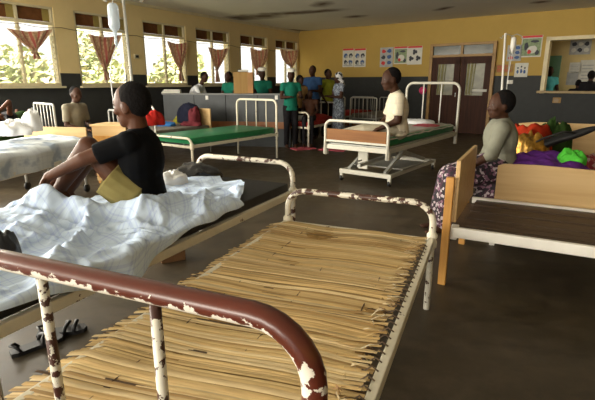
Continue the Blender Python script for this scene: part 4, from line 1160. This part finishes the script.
def hand_prims(mb, wrist, d, side, pn, s, curl=.35):
    """palm along d, thumb on +side, palm facing pn"""
    d = V(d).normalized(); pn = V(pn); pn = (pn-d*pn.dot(d)).normalized(); side = V(side); side = (side-d*side.dot(d)-pn*side.dot(pn)).normalized()
    pc = wrist+d*.048*s
    mb.ell(pc, (.052*s, .040*s, .016*s), (d, side, pn))
    mb.cap(wrist-d*.01*s, .024*s, pc, .024*s)
    for k, L in enumerate((.066, .076, .070, .054)):
        b = pc+d*.038*s+side*(.028-.0185*k)*s
        a1 = curl*.7; a2 = curl*1.6
        p1 = b+(d*math.cos(a1)+pn*math.sin(a1))*L*.5*s
        p2 = p1+(d*math.cos(a2)+pn*math.sin(a2))*L*.5*s
        mb.cap(b, .0095*s, p1, .0088*s, 8); mb.cap(p1, .0088*s, p2, .0072*s, 8)
    b = wrist+d*.022*s+side*.030*s
    p1 = b+(d*.72+side*.62+pn*.25).normalized()*.034*s; p2 = p1+(d*.9+side*.15+pn*.4).normalized()*.030*s
    mb.cap(b, .013*s, p1, .011*s, 8); mb.cap(p1, .011*s, p2, .009*s, 8)
def stand_joints(base, yaw, s):
    f = V((math.cos(yaw), math.sin(yaw), 0)); l = V((-f.y, f.x, 0))
    P = lambda a, b, z: V(base)+f*a*s+l*b*s+Z_*z*s
    J = dict(f=f, l=l, pelvis=P(0, 0, .94), chest=P(.01, 0, 1.25), neck=P(0, 0, 1.44), head=P(.03, 0, 1.585))
    for k, q in (('L', 1), ('R', -1)):
        J['sh'+k] = P(0, q*.175, 1.385); J['el'+k] = P(.02, q*.235, 1.11); J['wr'+k] = P(.16, q*.20, .92)
        J['hip'+k] = P(0, q*.085, .90); J['kn'+k] = P(.02, q*.095, .50); J['an'+k] = P(-.02, q*.10, .085)
    return J
def sit_joints(base, yaw, s, seat=.5, drop=True):
    f = V((math.cos(yaw), math.sin(yaw), 0)); l = V((-f.y, f.x, 0))
    P = lambda a, b, z: V(base)+f*a*s+l*b*s+Z_*(seat+z*s)
    J = dict(f=f, l=l, pelvis=P(0, 0, .10), chest=P(.03, 0, .40), neck=P(.05, 0, .60), head=P(.085, 0, .745))
    for k, q in (('L', 1), ('R', -1)):
        J['sh'+k] = P(.03, q*.175, .545); J['el'+k] = P(.05, q*.22, .27); J['wr'+k] = P(.28, q*.15, .20)
        J['hip'+k] = P(.02, q*.09, .08); J['kn'+k] = P(.44, q*.11, .09); J['an'+k] = P(.44, q*.11, 0)
        J['an'+k].z = .085
    return J
def person(label, J, s=1.0, top='grey_shirt', bottom='dark_cloth', skin='skin', sleeve=.5, legs='trousers', vox=.014, hairstyle='short', face=None, cap_=None, group=None, leg_to=.96, hem=0.0, hands=(None, None), torso_w=1.0, curl=.35, hair='hair', hs=1.0, foot_dir=None, drape=None, scarf=None):
    f, l = J['f'], J['l']; root = V((J['pelvis'].x, J['pelvis'].y, 0))
    if 'floor' in J: root.z = J['floor']
    o = thing('person', label, 'person', root, 0, group)
    Q = {k: (v-root if k not in ('f', 'l') else v) for k, v in J.items() if isinstance(v, Vector)}
    hf = V(face).normalized() if face is not None else f
    nk = (Q['head']-Q['neck']).normalized(); fr = frame_from(hf, (nk*.3+Z_*.7).normalized())
    tz = (Q['neck']-Q['pelvis']).normalized(); tl = (l-tz*l.dot(tz)).normalized(); tf = tl.cross(tz); tfr = (tf, tl, tz)
    def torso(mb, g, low=True):
        if low: mb.ell(Q['pelvis'], (.105*s+g, .155*s*torso_w+g, .105*s+g), tfr)
        mid = Q['pelvis'].lerp(Q['chest'], .5)
        mb.ell(mid, (.098*s+g, .132*s*torso_w+g, .16*s+g), tfr)
        mb.ell(Q['chest']+tz*.02*s, (.108*s+g, .150*s*torso_w+g, .175*s+g), tfr)
        ct_ = (Q['shL']+Q['shR'])*.5
        for k in 'LR':
            mb.cap(Q['sh'+k], .055*s+g, ct_-tz*.02*s, .075*s+g)
            mb.cap(Q['chest'].lerp(Q['sh'+k], .55), .07*s+g, Q['sh'+k], .05*s+g)
        mb.cap(Q['neck']-tz*.08*s, .085*s+g*.7, Q['neck']-tz*.01*s, .06*s+g*.4)
    # ---- body: one continuous skin
    mb = MB(); torso(mb, 0); head_prims(mb, Q['head'], fr, s*hs, Q['neck']-tz*.02*s)
    for i, k in enumerate('LR'):
        mb.cap(Q['sh'+k], .050*s, Q['el'+k], .040*s); mb.cap(Q['el'+k], .041*s, Q['wr'+k], .026*s)
        dv = (Q['wr'+k]-Q['el'+k]).normalized(); h = hands[i]
        if h: dv = V(h[0]).normalized()
        sd = V(h[1]) if h else (-l if k == 'L' else l)
        pn = V(h[2]) if h else (V((0, 0, -1)) if abs(dv.z) < .8 else f*-1)
        hand_prims(mb, Q['wr'+k], dv, sd, pn, s, curl)
        mb.cap(Q['hip'+k], .085*s, Q['kn'+k], .056*s); mb.cap(Q['kn'+k], .056*s, Q['kn'+k].lerp(Q['an'+k], .4), .053*s)
        mb.cap(Q['kn'+k].lerp(Q['an'+k], .35), .054*s, Q['an'+k], .034*s)
        fd = V(foot_dir) if foot_dir is not None else f
        a = Q['an'+k]
        mb.cap(a-fd*.035*s-Z_*.045*s, .032*s, a+fd*.10*s-Z_*.055*s, .030*s); mb.cap(a, .036*s, a+fd*.09*s-Z_*.045*s, .03*s)
        mb.ell(a+fd*.15*s-Z_*.062*s, (.055*s, .042*s, .018*s), frame_from(fd))
    voxel(mb, 'body', M[skin], o, vox, 4)
    # ---- eyes
    hsz = s*hs
    for q in (-1, 1):
        MB().ell(Q['head']+fr[0]*.083*hsz+fr[1]*q*.033*hsz+fr[2]*.012*hsz, (.009*hsz, .014*hsz, .008*hsz), fr, 10, 8).build('eye', M['eye'], o, True)
    # ---- hair
    mb = MB(); Hc = Q['head']
    if hairstyle in ('short', 'full'):
        t_ = .001 if hairstyle == 'short' else .012
        mb.ell(Hc-fr[0]*.020*hsz+fr[2]*.030*hsz, ((.098+t_)*hsz, (.079+t_*.7)*hsz, (.102+t_)*hsz), fr, 20, 14)
        voxel(mb, 'hair', M[hair], o, vox*.9, 2)
    elif hairstyle == 'tied':
        mb.ell(Hc-fr[0]*.026*hsz+fr[2]*.030*hsz, (.104*hsz, .086*hsz, .108*hsz), fr, 20, 14)
        mb.ell(Hc-fr[0]*.07*hsz+fr[2]*.05*hsz, (.055*hsz, .06*hsz, .05*hsz), fr)
        voxel(mb, 'hair', M[hair], o, vox*.9, 2)
    elif hairstyle == 'scarf':
        mb.ell(Hc-fr[0]*.015*hsz+fr[2]*.026*hsz, (.112*hsz, .092*hsz, .118*hsz), fr, 20, 14)
        mb.cap(Hc-fr[0]*.06*hsz, .075*hsz, Hc-fr[0]*.10*hsz-fr[2]*.20*hsz, .08*hsz)
        voxel(mb, 'headscarf', M['headscarf'], o, vox*.9, 2)
    if cap_:
        mb = MB(); mb.lathe(Hc+fr[2]*.09*hsz-fr[0]*.01*hsz, [(.092*hsz, 0), (.098*hsz, .05*hsz), (.082*hsz, .065*hsz), (.03*hsz, .07*hsz)], 18, (fr[0], fr[1], fr[2]))
        mb.build('nurse_cap', M['white'], o, 'auto')
    # ---- shirt
    mb = MB(); g = .014*s; torso(mb, g, False)
    hp = Q['pelvis']-tz*(.05+hem)*s; mb.efrust(hp, (.125*s+g, .168*s*torso_w+g), Q['pelvis'].lerp(Q['chest'], .45), (.10*s+g, .135*s*torso_w+g), tfr)
    for k in 'LR':
        e = Q['sh'+k].lerp(Q['el'+k], min(1, sleeve*1.0)) if sleeve <= 1 else Q['el'+k]
        mb.cap(Q['sh'+k], .062*s, e, (.060 if sleeve < 1 else .052)*s, 14, sleeve < 1); mb.ell(Q['sh'+k], (.064*s,)*3)
        if sleeve > 1: mb.cap(Q['el'+k], .053*s, Q['el'+k].lerp(Q['wr'+k], sleeve-1), .040*s, 14)
    voxel(mb, 'shirt', M[top], o, vox*.9, 9)
    if scarf:
        mb = MB(); mb.cap(Q['neck']-tz*.05*s+l*.10*s, .06*s, Q['neck']-tz*.05*s-l*.10*s, .06*s); mb.cap(Q['neck']+f*.06*s, .045*s, Q['chest']+f*.11*s, .05*s)
        voxel(mb, 'scarf', M[scarf], o, vox*.9, 4)
    # ---- lower garment
    mb = MB(); g = .018*s
    if legs in ('trousers', 'shorts'):
        mb.ell(Q['pelvis']-tz*.02*s, (.115*s+g, .160*s*torso_w+g, .11*s), tfr)
        for k in 'LR':
            if legs == 'shorts': mb.cap(Q['hip'+k], .115*s, Q['sho'+k] if 'sho'+k in Q else Q['hip'+k].lerp(Q['kn'+k], leg_to), .112*s, 14, True); mb.ell(Q['hip'+k], (.106*s,)*3)
            else:
                mb.cap(Q['hip'+k], .102*s, Q['kn'+k], .072*s); mb.cap(Q['kn'+k], .072*s, Q['kn'+k].lerp(Q['an'+k], leg_to), .058*s)
        voxel(mb, 'shorts' if legs == 'shorts' else 'trousers', M[bottom], o, vox*.9, 4)
    else:
        kn = (Q['knL']+Q['knR'])*.5; an = (Q['anL']+Q['anR'])*.5
        mb.ell(Q['pelvis']-tz*.02*s, (.12*s+g, .165*s+g, .12*s), tfr)
        for k in 'LR':
            mb.cap(Q['hip'+k], .115*s, Q['kn'+k], .10*s); mb.cap(Q['kn'+k], .10*s, Q['kn'+k].lerp(Q['an'+k], leg_to), .12*s)
        if drape is not None: mb.cap(Q['pelvis'], .13*s, Q['pelvis']+V(drape), .15*s)
        mb.cap(Q['pelvis'], .15*s, kn, .125*s); mb.cap(kn, .125*s, kn.lerp(an, leg_to), .15*s)
        voxel(mb, 'skirt', M[bottom], o, vox*.9, 3)
    return o

# ---- the boy on the plaid sheet, facing left, knees drawn up
YB = 2.80
def A(u, v, dy=0.0): return at(u, v, YB+dy)
J = dict(f=V((-1, .10, 0)).normalized(), l=V((-.10, -1, 0)).normalized())
J['floor'] = TOP2+.0
J['pelvis'] = A(144, 199, .04); J['chest'] = A(142, 162, .03); J['neck'] = A(139.5, 131, .03); J['head'] = A(132, 106, .02)
J['shL'] = A(128, 143, -.11); J['shR'] = A(131, 142, .17)
J['elL'] = A(84, 159, -.16); J['wrL'] = A(48, 177, -.13)
J['elR'] = A(90, 163, .20); J['wrR'] = A(56, 178, .06)
J['hipL'] = A(136, 197, -.04); J['hipR'] = A(138, 197, .13)
J['shoL'] = A(109, 177, -.06); J['shoR'] = A(112, 176, .15)
J['knL'] = A(88, 146, -.03); J['anL'] = A(58, 191, -.02)
J['knR'] = A(92, 150, .16); J['anR'] = A(66, 193, .12)
boy = person('boy in black t-shirt and khaki shorts sitting knees up on the plaid sheet', J, 1.10, 'tee', 'khaki', 'skin_boy', .72, 'shorts', .0075, face=V((-1, .28, -.05)), leg_to=.55, hs=1.02, torso_w=1.02,
       hands=((V((-.5, -.1, -.8)), V((.3, -.6, 0)), V((.7, 0, -.4))), (V((-.5, -.1, -.8)), V((.2, .6, 0)), V((.7, 0, -.4)))), curl=.7, foot_dir=V((-1, -.1, -.25)))
# ---- seated woman on the right
s = 1.0
YW = 4.30
def A(u, v, dy=0.0): return at(u, v, YW+dy)
J = dict(f=V((-.97, -.12, 0)).normalized(), l=V((.12, -.97, 0)).normalized())
J['pelvis'] = A(500, 166, .05); J['chest'] = A(500, 141, .03); J['neck'] = A(503, 121.5, .02); J['head'] = A(500.5, 105.5, .0)
J['shL'] = A(502, 129, -.16); J['shR'] = A(498, 129, .20)
J['elL'] = A(492, 155, -.22); J['wrL'] = A(471, 166, -.16); J['elR'] = A(486, 155, .22); J['wrR'] = A(468, 166, .12)
J['hipL'] = A(498, 170, -.06); J['hipR'] = A(498, 170, .14)
J['knL'] = A(454, 178, -.03); J['knR'] = A(450, 177, .17)
J['anL'] = V((J['knL'].x-.02, J['knL'].y+.02, .085)); J['anR'] = V((J['knR'].x-.04, J['knR'].y+.02, .085))
person('woman in sage grey shirt and floral skirt seated on the right, facing left', J, 1.14, 'grey_shirt', 'print_skirt', 'skin', 1.25, 'skirt', .010, hairstyle='tied', face=V((-1, -.02, -.04)), leg_to=.85, hem=.03, torso_w=1.1, hs=.93, drape=(-.10, -.10, -.32))
# ---- man in checked shirt on the crank bed
YM = 6.22
def A(u, v, dy=0.0): return at(u, v, YM+dy)
J = dict(f=V((-.98, -.1, 0)).normalized(), l=V((.1, -.98, 0)).normalized())
J['floor'] = RC+.18
s = 1.30
J['pelvis'] = A(396, 128, .25); J['chest'] = A(397, 111, .2); J['neck'] = A(396, 93.5, .17); J['head'] = A(391, 79.5, .15)
J['shL'] = A(399, 98.5, .0); J['shR'] = A(394, 98, .42); J['elL'] = A(398, 121, -.05); J['wrL'] = A(381, 128, .0)
J['elR'] = A(386, 120, .45); J['wrR'] = A(375, 127, .35)
J['hipL'] = A(394, 130, .16); J['hipR'] = A(394, 130, .40); J['knL'] = A(366, 131, .22); J['knR'] = A(364, 130, .44)
J['anL'] = J['knL']+V((-.30, .35, -.10)); J['anR'] = J['knR']+V((-.30, .35, -.10))
person('man in cream checked shirt sitting on the crank bed, facing left', J, s, 'cream_shirt', 'khaki_trouser', 'skin', .78, 'trousers', .013, face=V((-1, -.12, -.12)), hs=.95, torso_w=1.0)
# ---- older man in taupe shirt by the windows
J = sit_joints(V((-3.58, 7.32, 0)), math.radians(-18), 1.0, .53)
J['wrL'] = J['knL']+V((-.12, .05, .12)); J['wrR'] = J['knR']+V((-.1, .02, .12))
J['knL'] += V((.05, -.12, 0)); 
person('man in taupe shirt and dark trousers seated before the windows', J, 1.0, 'grey_shirt_dark', 'dark_cloth', 'skin', .8, 'trousers', .014, face=V((.8, -.5, -.1)))
# ---- staff and visitors round the counter
def stander(label, u, vtop, Y, yaw, top, bottom, s=1.0, face=None, **k):
    """head top seen at (u, vtop), Y metres ahead; stands on the floor"""
    p = at(u, vtop, Y); sc = p.z/1.71*1.0
    J = stand_joints(V((p.x, p.y, 0)), yaw, sc)
    mod = k.pop('mod', None)
    if mod: mod(J, sc)
    return person(label, J, sc, top, bottom, face=face, vox=.017, **k)
toward = -PI/2
def lean(J, s):
    f = J['f']
    for k in ('chest', 'neck', 'head', 'shL', 'shR'): J[k] += f*.30*s*(1 if k != 'chest' else .6)-Z_*.10*s
    for q in 'LR': J['el'+q] = J['sh'+q]+f*.14*s-Z_*.24*s; J['wr'+q] = J['el'+q]+f*.22*s+Z_*.04*s
def leanfar(J, s):
    f = J['f']
    for k, a, d in (('chest', .25, .02), ('neck', .42, .04), ('head', .50, .0), ('shL', .38, .05), ('shR', .38, .05)): J[k] += f*a*s-Z_*d*s
    for q in 'LR': J['el'+q] = J['sh'+q]+f*.10*s-Z_*.22*s; J['wr'+q] = J['el'+q]+f*.2*s+Z_*.02*s
def arms_front(J, s):
    f = J['f']
    for q in 'LR': J['el'+q] = J['sh'+q]+f*.06*s-Z_*.26*s+J['l']*(.06 if q == 'L' else -.06)*s; J['wr'+q] = J['el'+q]+f*.22*s+J['l']*(-.10 if q == 'L' else .10)*s+Z_*.02
pw = at(198, 76, 11.3)
J = stand_joints(V((pw.x-.38, 11.5, 0)), math.radians(-12), 1.0); leanfar(J, 1.0)
person('person in white shirt bending over behind the counter', J, 1.0, 'white_cloth', 'dark_cloth', vox=.017, sleeve=1.6, face=V((1, -.6, -.3)))
stander('green-clad person leaning at the counter left of the tan box', 229, 71.5, 11.4, math.radians(-130), 'nurse_green', 'dark_cloth', mod=arms_front)
stander('nurse in green with white cap behind the counter, right of the tan box', 262.5, 69, 11.4, math.radians(-110), 'nurse_green', 'dark_cloth', cap_=True, mod=arms_front, face=V((.3, -1, -.2)))
stander('nurse in green with white cap standing at the counter\'s right end', 290.5, 70, 10.35, math.radians(-70), 'nurse_green', 'dark_cloth', cap_=True, mod=arms_front, face=V((-.2, -1, -.15)), hem=.05)
stander('dark-haired person in tan just behind the nurse at the counter end', 299.5, 75.5, 11.3, math.radians(-60), 'tan_cloth', 'dark_cloth', hairstyle='full')
stander('man in blue shirt standing near the room corner', 313, 65.5, 12.2, math.radians(-120), 'blue_shirt', 'dark_cloth', mod=arms_front)
stander('person in lime shirt between the blue-shirted man and the headscarf woman', 327.5, 69, 12.6, math.radians(-50), 'yellow_green', 'dark_cloth')
stander('woman with black and white headscarf in patterned dress', 339.5, 72.5, 11.3, math.radians(-160), 'print_dress', 'print_dress', hairstyle='scarf', legs='skirt', leg_to=.55, hem=.15, mod=arms_front)
J = sit_joints(V((.30, 10.72, 0)), math.radians(-100), .80, .60)
person('small bare child seated on the red bed before the blue-shirted man', J, .80, 'skin_boy', 'dark_cloth', vox=.016, sleeve=.3)
# people beyond the hatch
def room_p(u, v, n, label, top, sc, yaw, **k):
    s_, z = on_right(u, v, n); p = WR(s_, 0, n)
    J = stand_joints(V((p.x, p.y, 0)), yaw, z/1.71)
    person(label, J, z/1.71, top, 'dark_cloth', vox=.016, **k)
room_p(550.5, 66.5, -1.6, 'person in turquoise top in the next room by the green door', 'teal', 1, math.radians(-100))
room_p(579, 79.5, -.45, 'dark-haired child peering over the hatch ledge', 'dark_cloth', 1, math.radians(60))
room_p(592, 71, -.40, 'person in black with red scarf at the hatch, right edge', 'dark_cloth', 1, math.radians(45), sleeve=1.5, hairstyle='full', scarf='red_cloth')
# person lying on the bed at the left edge, one bent arm raised
lp = at(-8, 116, 6.9)
J = dict(f=V((.2, -.1, 1)).normalized(), l=V((.1, -1, 0)).normalized())
h = V((lp.x, lp.y, .87))
ax = V((-.25, .97, 0)).normalized(); sd = V((.97, .25, 0))
J['floor'] = .78
J['head'] = h+V((.1, .0, .04)); J['neck'] = h+ax*.16; J['chest'] = h+ax*.36; J['pelvis'] = h+ax*.68
J['f'] = Z_.copy(); J['l'] = sd.copy()
for q, k in (('L', 1), ('R', -1)):
    J['sh'+q] = h+ax*.22+sd*.17*k; J['hip'+q] = h+ax*.70+sd*.09*k; J['kn'+q] = h+ax*1.05+sd*.1*k+Z_*.05; J['an'+q] = h+ax*1.42+sd*.1*k
J['elL'] = at(9, 102, 6.9); J['wrL'] = at(-2, 112, 6.75); J['elR'] = J['shR']+ax*.25; J['wrR'] = J['elR']+ax*.2
person('person in tan lying at the left edge with one bent arm raised', J, .95, 'dark_cloth', 'deep_green', 'skin_boy', .4, 'trousers', .015, face=V((.2, -.1, 1)), foot_dir=Z_*1.0+ax*.2)
# ------------------------------------------------------------------ light
w = bpy.data.worlds.new('world'); SC.world = w; w.use_nodes = True; nt = w.node_tree
bg = nt.nodes['Background']
sky = nt.nodes.new('ShaderNodeTexSky'); sky.sky_type = 'HOSEK_WILKIE'; sky.turbidity = 4; sky.sun_direction = V((.35, -.6, .72)).normalized(); sky.ground_albedo = .4
mixn = nt.nodes.new('ShaderNodeMix'); mixn.data_type = 'RGBA'; mixn.inputs[0].default_value = .65
nt.links.new(sky.outputs[0], mixn.inputs[6]); mixn.inputs[7].default_value = (1.0, .97, .90, 1)
nt.links.new(mixn.outputs[2], bg.inputs[0]); bg.inputs[1].default_value = 2.2
def lamp(name, kind, loc, target, power, color=(1, 1, 1), size=None, **k):
    d = bpy.data.lights.new(name, kind); d.energy = power; d.color = color
    if size: d.shape = 'RECTANGLE'; d.size, d.size_y = size
    for a, b in k.items(): setattr(d, a, b)
    o = bpy.data.objects.new(name, d); COL.objects.link(o); o.location = loc
    o.rotation_euler = (V(target)-V(loc)).to_track_quat('-Z', 'Y').to_euler(); return o
sun = lamp('sun', 'SUN', (0, 0, 20), V((0, 0, 20))-V((.45, -.35, .82)), 22.0, (1, .94, .86)); sun.data.angle = .02
# daylight entering at the windows along the wall beside and behind the viewer
for i, (a, b) in enumerate(WIN[6:12]):
    p = WL((a+b)/2, 2.0, .15)
    lamp('window_light', 'AREA', p, p+LN*1.0-Z_*.25, 230, (1, .94, .82), (1.25, 1.1))
# fill light added at the unseen open end behind the viewer
p = WL(24, 1.8, 6)
lamp('rear_fill_light', 'AREA', p, V((-.8, 1.0, .3)), 900, (1, .92, .78), (7, 2.6))
p = WR(11.0, 3.0, -1.3)  # unseen lamp added to brighten the next room
lamp('next_room_fill', 'AREA', p, p-Z_, 42, (1, .95, .82), (1.5, 1.2))
SC.view_settings.exposure = .25
